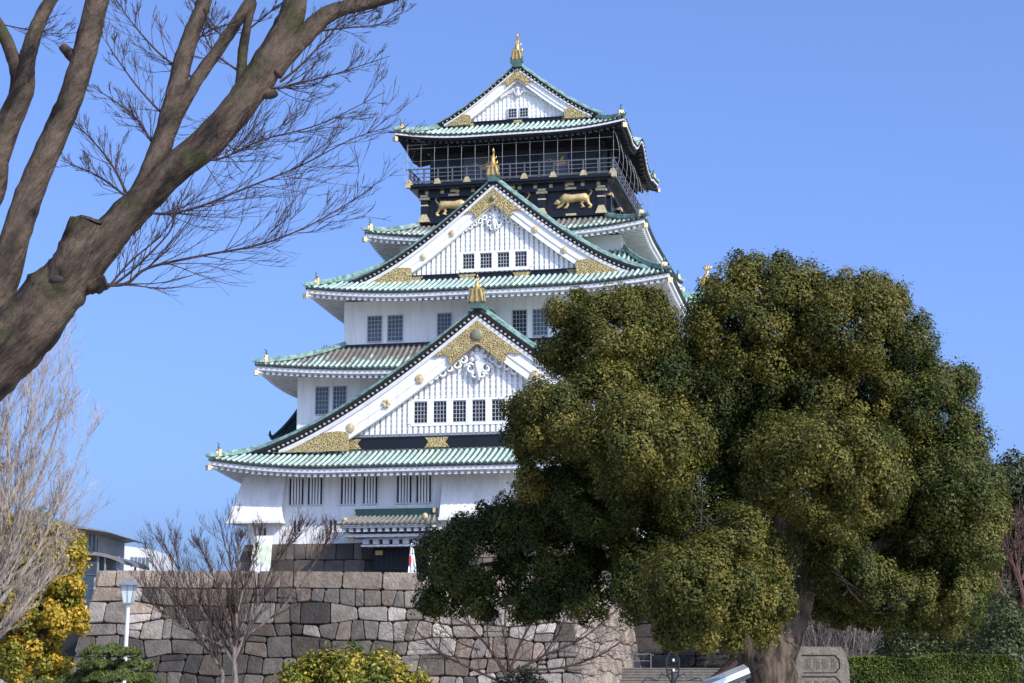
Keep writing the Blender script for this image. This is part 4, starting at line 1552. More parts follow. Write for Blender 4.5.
bd = empty('glass_building', (bx(70), BY, 0), 0, 'modern grey building with blue glass walls and thin overhanging roof left of the stone wall', 'building')
OX = bx(70)
def X(x): return bx(x) - OX
b = MB()
b.box(X(-80), X(96), 1.5, 14, 0, bz(612))
b.box(X(-70), X(93), 1.5, 12, bz(612), bz(534))
b.build('wall', M['concrete'], bd)
b = MB(); b.box(X(-84), X(98), 0.8, 14.5, 0, bz(613)); b.build('dark_base', M['lacquer_matt'], bd)
def panes(name, xa, xb, ya, yb, nx, ny, y, m):
    for i in range(nx):
        for j in range(ny):
            x0, x1 = xa + (xb - xa) * i / nx, xa + (xb - xa) * (i + 1) / nx
            z0, z1 = yb + (ya - yb) * j / ny, yb + (ya - yb) * (j + 1) / ny
            f = MB(); f.box(x0 + 0.03, x1 - 0.03, y - 0.03, y, z0 + 0.03, z1 - 0.03)
            f.build(name, m, bd)
panes('glass_panel', X(-50), X(95), bz(588), bz(612), 10, 1, 0.75, M['bglass'])
panes('glass_panel', X(-50), X(97), bz(562), bz(588), 10, 2, 0.75, M['bglass2'])
panes('glass_panel', X(80), X(94), bz(538), bz(556), 4, 1, 1.4, M['bglass'])
b = MB()
for x in (55, 68.3, 81.6, 96):
    b.box(X(x) - 0.09, X(x) + 0.09, 0.5, 0.78, bz(613), bz(560))
for y in (588, 600, 612, 574, 562):
    b.box(X(-50), X(97), 0.6, 0.76, bz(y) - 0.06, bz(y) + 0.06)
for x in (80, 84, 88, 92):
    b.box(X(x) - 0.05, X(x) + 0.05, 1.2, 1.42, bz(556), bz(534))
b.build('mullions', M['grey_metal'], bd)
b = MB(); b.box(X(57), X(97.5), 0.7, 0.74, bz(612), bz(562)); 
b = MB()
vs, fs = [], []
for i in range(9):
    x = X(52) + (X(113) - X(52)) * i / 8
    z = bz(524) - 0.5 * (i / 8) ** 1.5 * 1.6
    t_ = 0.35 - 0.30 * i / 8
    vs += [(x, -1.5, z), (x, 13, z), (x, 13, z - t_), (x, -1.5, z - t_)]
for i in range(8):
    for k in range(4):
        fs.append((i * 4 + k, i * 4 + 4 + k, i * 4 + 4 + (k + 1) % 4, i * 4 + (k + 1) % 4))
fs += [(0, 1, 2, 3), (35, 34, 33, 32)]
b.add(vs, fs)
b.hexa([(X(-60), 0.5, bz(534)), (X(95), 0.5, bz(534)), (X(95), 12, bz(534)), (X(-60), 12, bz(534))], [(X(-66), -1, bz(527)), (X(106), -1, bz(531.5)), (X(106), 12.5, bz(531.5)), (X(-66), 12.5, bz(527))])
b.build('upper_roof', M['roofgrey'], bd)
b = MB()
vs, fs = [], []
for i in range(13):
    f = i / 12
    x = X(74) + (X(128) - X(74)) * f
    z = bz(556) + 0.30 * math.sin(math.pi * min(1, f * 0.86 + 0.14)) - 0.5 * f ** 3
    vs += [(x, -1.5, z), (x, 9, z), (x, 9, z - 0.28), (x, -1.5, z - 0.28)]
for i in range(12):
    for k in range(4):
        fs.append((i * 4 + k, i * 4 + 4 + k, i * 4 + 4 + (k + 1) % 4, i * 4 + (k + 1) % 4))
fs += [(0, 1, 2, 3), (51, 50, 49, 48)]
b.add(vs, fs)
b.build('arched_roof', M['roofgrey'], bd)
for x, y in ((101, -1), (108, -1), (121, -1), (118, 7)):
    b = MB(); b.tube([(X(x), y, bz(600)), (X(x), y, bz(557))], 0.10, 8); b.build('column', M['grey_metal'], bd)
b = MB(); b.box(X(96), X(126), -0.5, 9, bz(600), bz(578)); b.build('parapet', M['concrete'], bd)

FY = 210.0
def fx(x): return at(x, 555, FY).x
def fz(y): return at(120, y, FY).z
ob = empty('office_block', (fx(120), FY, 0), 0, 'pale grey flat-roofed block with a row of small windows behind the arched roof', 'building')
OX2 = fx(120)
b = MB()
b.box(fx(90) - OX2, fx(112.5) - OX2, 0, 18, 0, fz(545.5))
b.hexa([(fx(112.5) - OX2, 0.0, 0), (fx(143) - OX2, 4.0, 0), (fx(143) - OX2, 20, 0), (fx(112.5) - OX2, 20, 0)],
       [(fx(112.5) - OX2, 0.0, fz(544.5)), (fx(143) - OX2, 4.0, fz(547)), (fx(143) - OX2, 20, fz(547)), (fx(112.5) - OX2, 20, fz(544.5))])
b.build('wall', M['concrete'], ob)
for i in range(5):
    xx = 127.5 + i * 3.2
    yy = 0.0 + 4.0 * (xx - 112.5) / 30.5
    w_ = MB(); w_.box(fx(xx) - OX2, fx(xx + 2.3) - OX2, yy - 0.12, yy + 0.4, fz(565), fz(556)); w_.build('window', M['bglass'], ob)

# ------------------------------------------------------------------ monument, board, post by the big tree
MY = 37.0
mp = at(821, 683, MY)
mo = empty('stone_monument', (mp.x, MY, 0), R(4), 'weathered grey inscribed stone slab standing right of the big trunk', 'monument')
zt = at(821, 647, MY).z
b = MB()
wH = 0.54
prof = [(-wH, 0), (wH + 0.06, 0), (wH + 0.02, zt - 0.35), (wH - 0.06, zt - 0.08), (wH - 0.14, zt), (-wH + 0.12, zt + 0.01), (-wH + 0.02, zt - 0.03), (-wH, zt - 0.12)]
b.prism(prof, -0.14, 0.16)
slab = b.build('slab', mat('monument_granite', (0.23, 0.20, 0.165), 0.9, col2=(0.14, 0.12, 0.10), vscale=7, bump=0.6, bscale=25), mo)
b = MB()
def fr_(z1, z0, x0, x1):
    c_ = 0.09
    P_ = [(x0, z1), (x1 - c_, z1), (x1, z1 - c_), (x1, z0 + c_), (x1 - c_, z0)]
    b.tube([(x, -0.142, z) for x, z in P_], 0.016, 4)
    b.tube([(x0 + 0.02, -0.142, z0), (x1 - c_, -0.142, z0)], 0.010, 4)
fr_(zt - 0.17, zt - 0.52, -0.42, 0.36)
fr_(zt - 0.60, zt - 0.98, -0.42, 0.36)
b.build('carved_frame', M['stone_joint'], mo)
rg = random.Random(9)
b = MB()
for row in range(2):
    for k in range(4):
        gx = -0.36 + 0.18 * k
        gz = zt - 0.46 - 0.44 * row
        for q in range(3):
            xx = gx + 0.02 + q * 0.045
            b.box(xx - 0.007, xx + 0.007, -0.146, -0.139, gz + rg.uniform(0, 0.05), gz + 0.24 - rg.uniform(0, 0.06))
        for q in range(4):
            zz = gz + 0.04 + q * 0.055
            b.box(gx + rg.uniform(0, 0.03), gx + 0.13 - rg.uniform(0, 0.05), -0.1455, -0.1395, zz - 0.006, zz + 0.006)
        if k in (0, 2):
            b.obox((gx + 0.06, -0.1425, gz + 0.05), (0.05, 0, 0.05), (0, 0.003, 0), (-0.005, 0, 0.005))
b.build('carved_characters', mat('carved_shadow', (0.12, 0.10, 0.085), 0.95), mo)

ip = at(722, 683, 30.0)
ib = empty('sign_board', (ip.x, 30.0, 0), 0, 'slanting silver-white board edge left of the big trunk', 'sign')
pA, pB = at(702, 687, 30.0), at(747, 668.5, 30.6)
a_, c_ = Vector(pA) - Vector(ib.location), Vector(pB) - Vector(ib.location)
ib2 = MB()
dv = (c_ - a_)
nrm = Vector((-dv.z, 0, dv.x)).normalized()
ib2.obox((a_ + c_) / 2, dv / 2, Vector((0, 0.30, 0.03)), nrm * 0.045)
ib2.build('board', M['silver'] if 'silver' in M else mat('silver_white', (0.62, 0.68, 0.76), 0.3, 0.3), ib)
ib3 = MB()
ib3.obox((a_ + c_) / 2 - nrm * 0.085, dv / 2 * 0.98, Vector((0, 0.28, 0.03)), nrm * 0.035)
ib3.build('board_underside', M['dark_metal'], ib)
for x in (-0.2, 0.3):
    p_ = MB(); p_.tube([(x, 0.2, 0), (x, 0.2, a_.z + (x - a_.x) / dv.x * dv.z - 0.1)], 0.03, 8); p_.build('leg', M['dark_metal'], ib)

dp = at(673, 683, 62)
po = empty('ornate_post', (dp.x, 62, 0), 0, 'dark openwork metal post with two pale roundels in front of the steps', 'post')
zt = at(673, 652, 62).z
b = MB()
b.tube([(0, 0, 0), (0, 0, zt - 0.6)], 0.06, 8)
for sx in (-1, 1):
    b.tube([(sx * 0.05, 0, 0.8), (sx * 0.20, 0, zt - 0.7), (sx * 0.22, 0, zt - 0.25), (sx * 0.12, 0, zt - 0.05), (0, 0, zt)], 0.03, 6)
for k in range(6):
    b.tube([(-0.18, 0, zt - 0.75 + k * 0.12), (0.18, 0, zt - 0.69 + k * 0.12)], 0.018, 4)
for sx in (-1, 1):
    b.tube([(sx * 0.1, 0, 1.0), (sx * 0.4, 0, 1.15), (sx * 0.5, 0, 0.9), (sx * 0.9, 0, 1.0), (sx * 1.1, 0, 0.8)], 0.02, 4)
b.build('frame', M['dark_metal'], po)
for dz in (0.28, 0.62):
    b = MB(); b.ell((0.02, -0.06, zt - dz), (0.045, 0.03, 0.055), 10, 6); b.build('roundel', M['white_metal'], po)

# ------------------------------------------------------------------ plants
nrg = np.random.default_rng(7)


def leaf_mesh(name, C, Nv, size, cols, m, parent, kind=None, aspect=0.5, rand=0.75):
    """one small folded leaf at each point of C, turned roughly to Nv"""
    n = len(C)
    N = Nv + nrg.normal(0, rand, (n, 3))
    N /= np.linalg.norm(N, axis=1, keepdims=True) + 1e-9
    T = nrg.normal(0, 1, (n, 3)) + np.array([0, 0, -0.25])
    T -= N * np.sum(T * N, 1, keepdims=True)
    T /= np.linalg.norm(T, axis=1, keepdims=True) + 1e-9
    B = np.cross(N, T)
    L = (size * nrg.uniform(0.6, 1.35, n))[:, None]
    Wd = L * aspect
    V = np.empty((n, 4, 3), dtype=np.float32)
    V[:, 0] = C - T * L * 0.5
    V[:, 1] = C + B * Wd * 0.5 + N * L * 0.12
    V[:, 2] = C + T * L * 0.5
    V[:, 3] = C - B * Wd * 0.5 + N * L * 0.12
    me = bpy.data.meshes.new(name)
    me.vertices.add(n * 4)
    me.vertices.foreach_set('co', V.ravel())
    F = np.empty((n, 2, 3), dtype=np.int32)
    i0 = np.arange(n) * 4
    F[:, 0] = np.stack([i0, i0 + 1, i0 + 2], 1)
    F[:, 1] = np.stack([i0, i0 + 2, i0 + 3], 1)
    me.loops.add(n * 6)
    me.loops.foreach_set('vertex_index', F.ravel())
    me.polygons.add(n * 2)
    me.polygons.foreach_set('loop_start', np.arange(n * 2, dtype=np.int32) * 3)
    me.update(calc_edges=True)
    ca = me.color_attributes.new('tint', 'FLOAT_COLOR', 'POINT')
    A = np.ones((n, 4, 4), dtype=np.float32)
    A[:, :, :3] = cols[:, None, :]
    ca.data.foreach_set('color', A.ravel())
    me.materials.append(m)
    o = bpy.data.objects.new(name, me)
    COL.objects.link(o)
    o.parent = parent
    if kind: o['kind'] = kind
    return o


def sphere_dirs(n):
    d = nrg.normal(0, 1, (n, 3))
    return d / np.linalg.norm(d, axis=1, keepdims=True)


def clump_points(c, r, nsub, rs, nleaf, depth=0.28, low=-0.9):
    """leaf points on knobbly sub-clumps spread over an ellipsoid"""
    Cs, Ns, K = [], [], []
    for i in range(nsub):
        while True:
            d = sphere_dirs(1)[0]
            if d[2] > low: break
        f = nrg.uniform(0.70, 1.12)
        q = np.array(c) + d * np.array(r) * f
        s = rs * nrg.uniform(0.5, 1.4)
        n = int(nleaf * (s / rs) ** 2)
        dd = sphere_dirs(n)
        rad = s * (1 - (depth + 0.14) * nrg.random((n, 1)) ** 1.4)
        st = nrg.random((n, 1)) < 0.10
        rad = np.where(st, s * (1.0 + 0.30 * nrg.random((n, 1))), rad)
        bump = 1 + 0.16 * np.sin(dd[:, :1] * 7 + i) * np.cos(dd[:, 2:] * 6 + i * 2) + 0.12 * np.sin(dd[:, 1:2] * 15 + i * 3) * np.sin(dd[:, 2:] * 13 + i)
        P = q + dd * rad * bump * np.array([1, 1, 1.05])
        Cs.append(P); Ns.append(dd + d * 0.5 + np.array([0, 0, 0.35])); K.append(np.full(n, nrg.uniform(0, 1)))
    return np.concatenate(Cs), np.concatenate(Ns), np.concatenate(K)


def tint_leaves(K, pal, spread=0.22, Z=None):
    n = len(K)
    pal = np.array(pal)
    w_ = np.clip(K + nrg.normal(0, 0.28, n), 0, 0.999) * (len(pal) - 1)
    i = w_.astype(int)
    f = (w_ - i)[:, None]
    c = pal[i] * (1 - f) + pal[np.minimum(i + 1, len(pal) - 1)] * f
    return np.clip(c * (1 + nrg.normal(0, spread, (n, 1))), 0.004, 1)


def catmull(P, Rr, k=5):
    P = [Vector(p) for p in P]
    out, ro = [], []
    n = len(P)
    for i in range(n - 1):
        p0, p1, p2, p3 = P[max(i - 1, 0)], P[i], P[i + 1], P[min(i + 2, n - 1)]
        for j in range(k):
            t_ = j / k
            t2, t3 = t_ * t_, t_ ** 3
            out.append(0.5 * ((2 * p1) + (p2 - p0) * t_ + (2 * p0 - 5 * p1 + 4 * p2 - p3) * t2 + (3 * p1 - p0 - 3 * p2 + p3) * t3))
            ro.append(Rr[i] + (Rr[i + 1] - Rr[i]) * t_)
    out.append(P[-1]); ro.append(Rr[-1])
    return out, ro


def limb(mb, P, Rr, n=10, k=6, knob=0.10, seed=0):
    pts, rr = catmull(P, Rr, k)
    v0 = len(mb.v)
    mb.tube(pts, rr, n)
    for i in range(v0, len(mb.v)):
        p = Vector(mb.v[i])
        j = min((i - v0) // n, len(pts) - 1)
        c_ = pts[j]
        d = p - c_
        r_ = rr[j]
        if r_ > 0.02:
            s_ = 1 + knob * (noise.noise(p * (0.8 / r_) + Vector((seed, 0, 0))) * 1.3 + 0.6 * noise.noise(p * (2.2 / r_)))
            mb.v[i] = tuple(c_ + d * s_)


# --- big camphor tree
CY = 32.0
cb_ = at(771, 683, CY)
cam_t = empty('camphor_tree', (cb_.x, CY, 0), 0, 'huge evergreen with dense olive green clumps and thick furrowed trunk right of the keep', 'tree')
O3 = Vector(cam_t.location)
def L_(x, y, Y): return at(x, y, Y) - O3
px = CY / F_PX
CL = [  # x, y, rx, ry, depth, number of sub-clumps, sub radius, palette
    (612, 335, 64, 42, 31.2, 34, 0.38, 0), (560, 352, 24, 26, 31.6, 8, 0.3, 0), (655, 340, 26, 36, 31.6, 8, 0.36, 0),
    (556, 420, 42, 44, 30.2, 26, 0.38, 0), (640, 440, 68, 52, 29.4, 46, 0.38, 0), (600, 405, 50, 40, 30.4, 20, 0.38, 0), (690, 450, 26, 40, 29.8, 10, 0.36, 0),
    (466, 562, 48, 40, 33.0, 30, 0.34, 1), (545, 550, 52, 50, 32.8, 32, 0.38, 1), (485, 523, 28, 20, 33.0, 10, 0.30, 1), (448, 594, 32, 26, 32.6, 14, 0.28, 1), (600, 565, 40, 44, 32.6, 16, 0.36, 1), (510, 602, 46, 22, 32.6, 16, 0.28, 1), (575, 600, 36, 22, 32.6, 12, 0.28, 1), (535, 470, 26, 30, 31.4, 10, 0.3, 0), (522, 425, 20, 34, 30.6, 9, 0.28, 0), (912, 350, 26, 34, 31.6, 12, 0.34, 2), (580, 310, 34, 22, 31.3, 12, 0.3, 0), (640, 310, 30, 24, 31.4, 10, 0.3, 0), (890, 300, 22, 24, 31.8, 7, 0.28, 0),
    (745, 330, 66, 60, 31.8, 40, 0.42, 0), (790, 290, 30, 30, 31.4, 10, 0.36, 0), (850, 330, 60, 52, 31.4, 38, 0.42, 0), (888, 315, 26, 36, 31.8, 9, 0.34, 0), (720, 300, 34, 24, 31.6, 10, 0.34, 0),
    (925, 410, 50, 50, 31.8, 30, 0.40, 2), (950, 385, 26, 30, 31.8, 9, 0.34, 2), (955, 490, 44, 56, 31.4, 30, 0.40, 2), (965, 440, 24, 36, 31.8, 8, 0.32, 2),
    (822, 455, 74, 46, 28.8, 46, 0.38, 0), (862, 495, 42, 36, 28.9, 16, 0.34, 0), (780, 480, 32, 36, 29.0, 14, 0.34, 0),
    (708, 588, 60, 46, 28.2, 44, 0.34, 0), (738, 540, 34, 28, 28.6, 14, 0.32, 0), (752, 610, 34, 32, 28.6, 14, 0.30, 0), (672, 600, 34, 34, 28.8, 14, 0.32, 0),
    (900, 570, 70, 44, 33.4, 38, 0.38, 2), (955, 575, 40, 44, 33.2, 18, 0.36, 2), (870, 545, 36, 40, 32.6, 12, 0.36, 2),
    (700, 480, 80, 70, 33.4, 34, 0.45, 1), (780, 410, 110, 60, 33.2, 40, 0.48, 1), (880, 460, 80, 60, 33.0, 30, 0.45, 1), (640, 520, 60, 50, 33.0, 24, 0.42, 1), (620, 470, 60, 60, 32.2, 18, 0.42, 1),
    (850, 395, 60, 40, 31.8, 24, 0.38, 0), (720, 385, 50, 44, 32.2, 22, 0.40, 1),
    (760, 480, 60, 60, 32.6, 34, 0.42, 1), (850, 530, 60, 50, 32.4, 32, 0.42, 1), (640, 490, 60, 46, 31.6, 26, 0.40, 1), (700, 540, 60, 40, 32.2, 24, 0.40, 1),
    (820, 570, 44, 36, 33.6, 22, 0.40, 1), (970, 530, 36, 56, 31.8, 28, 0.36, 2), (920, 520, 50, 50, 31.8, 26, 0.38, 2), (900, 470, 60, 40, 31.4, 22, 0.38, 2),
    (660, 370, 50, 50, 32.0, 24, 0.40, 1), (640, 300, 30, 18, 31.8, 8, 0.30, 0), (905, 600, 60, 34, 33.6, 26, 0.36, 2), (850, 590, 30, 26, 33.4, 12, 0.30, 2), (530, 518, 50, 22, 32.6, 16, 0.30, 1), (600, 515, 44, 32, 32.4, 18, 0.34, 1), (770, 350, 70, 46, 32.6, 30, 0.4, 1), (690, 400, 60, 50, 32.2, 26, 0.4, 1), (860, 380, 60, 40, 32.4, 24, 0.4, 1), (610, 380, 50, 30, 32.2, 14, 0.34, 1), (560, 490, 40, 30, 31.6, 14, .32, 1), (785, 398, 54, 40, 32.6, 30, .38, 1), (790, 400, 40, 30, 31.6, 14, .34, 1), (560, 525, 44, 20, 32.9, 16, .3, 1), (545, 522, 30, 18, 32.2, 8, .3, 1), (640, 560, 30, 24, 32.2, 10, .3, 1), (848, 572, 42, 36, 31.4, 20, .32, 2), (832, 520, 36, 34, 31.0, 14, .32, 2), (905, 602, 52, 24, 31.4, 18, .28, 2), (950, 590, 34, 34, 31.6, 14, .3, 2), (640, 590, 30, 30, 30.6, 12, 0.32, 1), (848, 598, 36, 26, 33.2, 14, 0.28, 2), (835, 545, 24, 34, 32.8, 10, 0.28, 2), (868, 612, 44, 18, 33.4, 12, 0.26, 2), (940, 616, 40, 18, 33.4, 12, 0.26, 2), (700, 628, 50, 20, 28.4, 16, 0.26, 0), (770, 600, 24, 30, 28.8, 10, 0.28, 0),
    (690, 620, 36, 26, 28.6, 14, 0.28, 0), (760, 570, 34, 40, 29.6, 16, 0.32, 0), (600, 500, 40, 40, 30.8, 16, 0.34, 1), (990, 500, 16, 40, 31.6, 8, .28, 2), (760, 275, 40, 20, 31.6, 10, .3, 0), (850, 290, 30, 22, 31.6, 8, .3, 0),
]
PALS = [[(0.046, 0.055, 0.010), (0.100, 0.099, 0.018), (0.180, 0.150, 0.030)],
        [(0.026, 0.038, 0.008), (0.050, 0.062, 0.012), (0.090, 0.092, 0.018)],  # darker leaves: crown shade put into the lower-left and inner clumps' colour
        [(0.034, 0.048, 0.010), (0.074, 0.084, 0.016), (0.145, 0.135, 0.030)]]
PC, PN, PK = [], [], []
for (x, y, rx, ry, Y, ns, rs, pal) in CL:
    ns, rs = int(ns * 1.9), rs * 0.64
    c_ = L_(x, y, Y)
    s_ = Y / F_PX
    P_, N_, K_ = clump_points(c_, (max(rx * s_ - rs * 0.55, 0.1), (rx + ry) / 2 * s_ * 0.9, max(ry * s_ - rs * 0.45, 0.1)), ns, rs, 400)
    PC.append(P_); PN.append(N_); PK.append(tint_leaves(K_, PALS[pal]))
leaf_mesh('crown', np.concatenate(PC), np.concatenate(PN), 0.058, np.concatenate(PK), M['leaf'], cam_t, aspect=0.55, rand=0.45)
mb = MB()
limb(mb, [(0.1, 0, -0.3), L_(772, 720, CY), L_(771, 683, CY), L_(770, 655, CY), L_(765, 640, CY)], [0.56, 0.47, 0.44, 0.42, 0.38], 22, 10, 0.16, 1)
limb(mb, [L_(770, 672, CY), L_(790, 630, CY), L_(802, 590, CY), L_(808, 550, CY), L_(815, 500, CY + .3), L_(830, 430, CY), L_(840, 370, CY)], [0.36, 0.28, 0.23, 0.20, 0.16, 0.11, 0.05], 14, 6, 0.18, 2)
limb(mb, [L_(764, 665, CY), L_(745, 640, CY), L_(720, 622, CY - .4), L_(705, 600, CY - 1.5), L_(700, 570, CY - 2.6)], [0.40, 0.28, 0.2, 0.13, 0.06], 12, 6, 0.15, 3)
limb(mb, [L_(745, 640, CY), L_(700, 600, CY + .5), L_(640, 572, CY + 1), L_(560, 560, CY + 1.2), L_(480, 565, CY + 1.1)], [0.26, 0.2, 0.14, 0.09, 0.03], 10, 6, 0.12, 4)
limb(mb, [L_(803, 590, CY), L_(840, 560, CY), L_(890, 540, CY), L_(940, 500, CY)], [0.22, 0.15, 0.1, 0.05], 10, 6, 0.12, 5)
limb(mb, [L_(806, 560, CY), L_(770, 500, CY + .5), L_(720, 440, CY + .3), L_(660, 400, CY), L_(620, 350, CY - .4)], [0.22, 0.17, 0.13, 0.09, 0.04], 10, 6, 0.12, 6)
limb(mb, [L_(720, 450, CY + .3), L_(740, 380, CY), L_(750, 320, CY)], [0.12, 0.09, 0.04], 8, 5, 0.12, 8)
mb.build('trunk', M['bark_camphor'], cam_t, smooth=True)
# fine twigs seen where the crown opens
tw = MB()
rg = random.Random(4)
for (x, y, Y) in [(470, 600, 33), (500, 606, 33), (520, 595, 33), (620, 400, 31), (600, 395, 31), (850, 590, 31), (640, 360, 31.4), (700, 530, 31), (900, 440, 32), (870, 600, 31)]:
    for k in range(5):
        p = L_(x + rg.uniform(-22, 22), y + rg.uniform(-10, 14), Y)
        d = Vector((rg.uniform(-1, 1), rg.uniform(-.4, .4), rg.uniform(-0.2, 0.8))).normalized()
        tw.tube([p, p + d * 0.35 + Vector((0, 0, rg.uniform(-.08, .08))), p + d * 0.75], [0.02, 0.013, 0.005], 4)
tw.build('twigs', M['twig_dark'], cam_t)


# --- bare trees
def rnd_dir(d, ang, rg):
    ax = d.cross(Vector((rg.uniform(-1, 1), rg.uniform(-1, 1), rg.uniform(-1, 1))))
    if ax.length < 1e-4: ax = d.orthogonal()
    ax.normalize()
    return (Matrix.Rotation(ang, 3, ax) @ d).normalized()


def grow(mb, p, d, length, r, lev, rg, up=0.15, curl=0.12, nside=4, ang=(0.4, 0.8), rmin=0.004, shrink=0.55, n0=6, thin=None):
    seg = 5
    pts, rr = [Vector(p)], [r]
    q, dd = Vector(p), Vector(d).normalized()
    for i in range(seg):
        dd = (dd + Vector((rg.gauss(0, curl), rg.gauss(0, curl), rg.gauss(0, curl) + up * 0.35))).normalized()
        q = q + dd * (length / seg)
        pts.append(q.copy())
        rr.append(max(rmin * 0.6, r * (1 - 0.72 * (i + 1) / seg)))
    mb.tube(pts, rr, n0 if r > 0.03 else (4 if r > 0.012 else 3), cap=False)
    if lev <= 0: return
    m_ = thin if thin is not None else mb
    for k in range(nside):
        f = rg.uniform(0.22, 0.98)
        i = min(int(f * seg), seg - 1)
        t_ = f * seg - i
        pp = pts[i].lerp(pts[i + 1], t_)
        rl = rr[i] + (rr[i + 1] - rr[i]) * t_
        nd = rnd_dir((pts[i + 1] - pts[i]).normalized(), rg.uniform(*ang), rg)
        nd = (nd + Vector((0, 0, up))).normalized()
        nr = max(rmin, rl * rg.uniform(0.5, 0.72))
        grow(m_ if nr < 0.012 else mb, pp, nd, length * shrink * rg.uniform(0.7, 1.25) * (1.15 - 0.5 * f), nr, lev - 1, rg, up, curl * 1.1, nside, ang, rmin, shrink, n0, thin)


# near tree reaching in at the left
NY = 12.0
near = empty('bare_tree', tuple(at(-195, 683, NY)), 0, 'big leafless tree with thick mossy branches reaching in at upper left, nearest the viewer', 'tree')
near.location.z = 0
O3 = Vector(near.location)
mm = NY / F_PX


def NP(x, y, dy=0.0): return at(x, y, NY + dy) - O3


mb = MB()
def nl(P, n=16, k=7, knob=0.08, seed=0):
    limb(mb, [NP(p[0], p[1], p[3] if len(p) > 3 else 0) for p in P], [p[2] * mm * 0.88 for p in P], n, k, knob, seed)
tr0 = [(0, 0, -0.4)]
limb(mb, [Vector((0.0, 0, -0.3)), NP(-190, 640), NP(-165, 540), NP(-115, 460), NP(-58, 405), NP(-8, 360), NP(26, 328), NP(50, 298), NP(74, 272), NP(98, 250)], [v * mm for v in (82, 64, 54, 46, 39, 35, 32, 30, 25, 16)], 24, 9, 0.10, 11)
nl([(28, 326, 27), (60, 292, 27), (88, 262, 23), (118, 225, 21), (148, 195, 19), (175, 168, 19), (210, 140, 19), (246, 97, 19), (270, 60, 19), (290, 20, 16), (297, -12, 14), (302, -60, 12)], seed=12)
nl([(35, 322, 22), (58, 296, 20), (80, 268, 17), (110, 236, 15), (140, 196, 14), (160, 150, 13), (174, 100, 12), (186, 50, 10.5), (203, 5, 9), (215, -40, 8)], seed=13)
nl([(166, 138, 10), (178, 112, 9), (198, 78, 8), (220, 47, 7.5), (238, 20, 7), (255, -8, 6), (270, -40, 5)], 12, seed=14)
nl([(238, 108, 7), (241, 80, 6.5), (243, 50, 6), (248, 22, 5), (254, 2, 4)], 10, seed=15)
nl([(272, 72, 13), (290, 50, 13), (306, 34, 12), (325, 16, 11), (345, 8, 9), (370, 3, 7.5), (400, -6, 6.5), (430, -20, 5)], 12, seed=16)
nl([(262, 92, 9), (272, 94, 6), (277, 92, 4)], 8, seed=17)          # knot below the branch
nl([(-50, 410, 28), (-24, 350, 22), (2, 285, 18.5), (16, 235, 17), (32, 188, 16.5), (52, 142, 15), (70, 100, 14.5), (84, 55, 14), (95, 10, 14), (104, -30, 13)], 14, seed=18)
nl([(80, 62, 9), (70, 54, 7), (62, 46, 5)], 10, seed=19)
nl([(-50, 300, 16), (-25, 230, 14), (-5, 165, 13), (10, 120, 14), (22, 92, 14), (27, 62, 10), (34, 35, 9), (44, 12, 8), (60, -14, 7)], 12, seed=20)
nl([(12, 118, 11), (18, 80, 9), (10, 50, 8), (0, 28, 7.5), (-12, 8, 6)], 10, seed=21)
nl([(-20, 220, 9), (-2, 196, 7), (2, 160, 7), (-4, 120, 7)], 9, seed=23)
nl([(10, 322, 16), (0, 316, 12), (-16, 330, 10)], 10, seed=24)
nl([(60, 280, 20), (80, 282, 16), (96, 284, 12), (106, 282, 8)], 12, 6, 0.2, seed=25)
wood = mb.build('trunk', M['bark_near'], near, smooth=True)
# sawn stub with a flat top, and the hollow
mb = MB()
limb(mb, [NP(44, 318, -0.02), NP(60, 285, -0.08), NP(72, 258, -0.12), NP(79, 240, -0.12), NP(85, 222, -0.12)], [18 * mm, 19 * mm, 18 * mm, 17 * mm, 17 * mm], 18, 6, 0.10, 31)
mb.build('sawn_stub', M['bark_near'], near, smooth=True)
mb = MB()
c0 = NP(85.5, 220.5, -0.12)
ring = []
for k in range(12):
    th = 2 * math.pi * k / 12
    ring.append(c0 + Vector((math.cos(th) * 17 * mm * (1 + 0.06 * math.sin(5 * th)), math.sin(th) * 17 * mm, 0.012 * math.sin(3 * th) + 0.1 * mm * math.cos(th))))
mb.add(ring + [c0 + Vector((0, 0, 0.03))], [(k, (k + 1) % 12, 12) for k in range(12)])
mb.add([v + Vector((0, 0, 0.0)) for v in ring] + [v - Vector((0, 0, 0.02)) for v in ring], [(k, k + 12, (k + 1) % 12 + 12, (k + 1) % 12) for k in range(12)])
mb.build('stub_top', M['twig_dark'], near)
mb = MB()
mb.ell(NP(57, 279, -0.205), (0.05, 0.02, 0.028), 14, 8)
mb.build('hollow', M['stone_joint'], near)
# long drooping and rising twigs
rg = random.Random(77)
mb = MB()


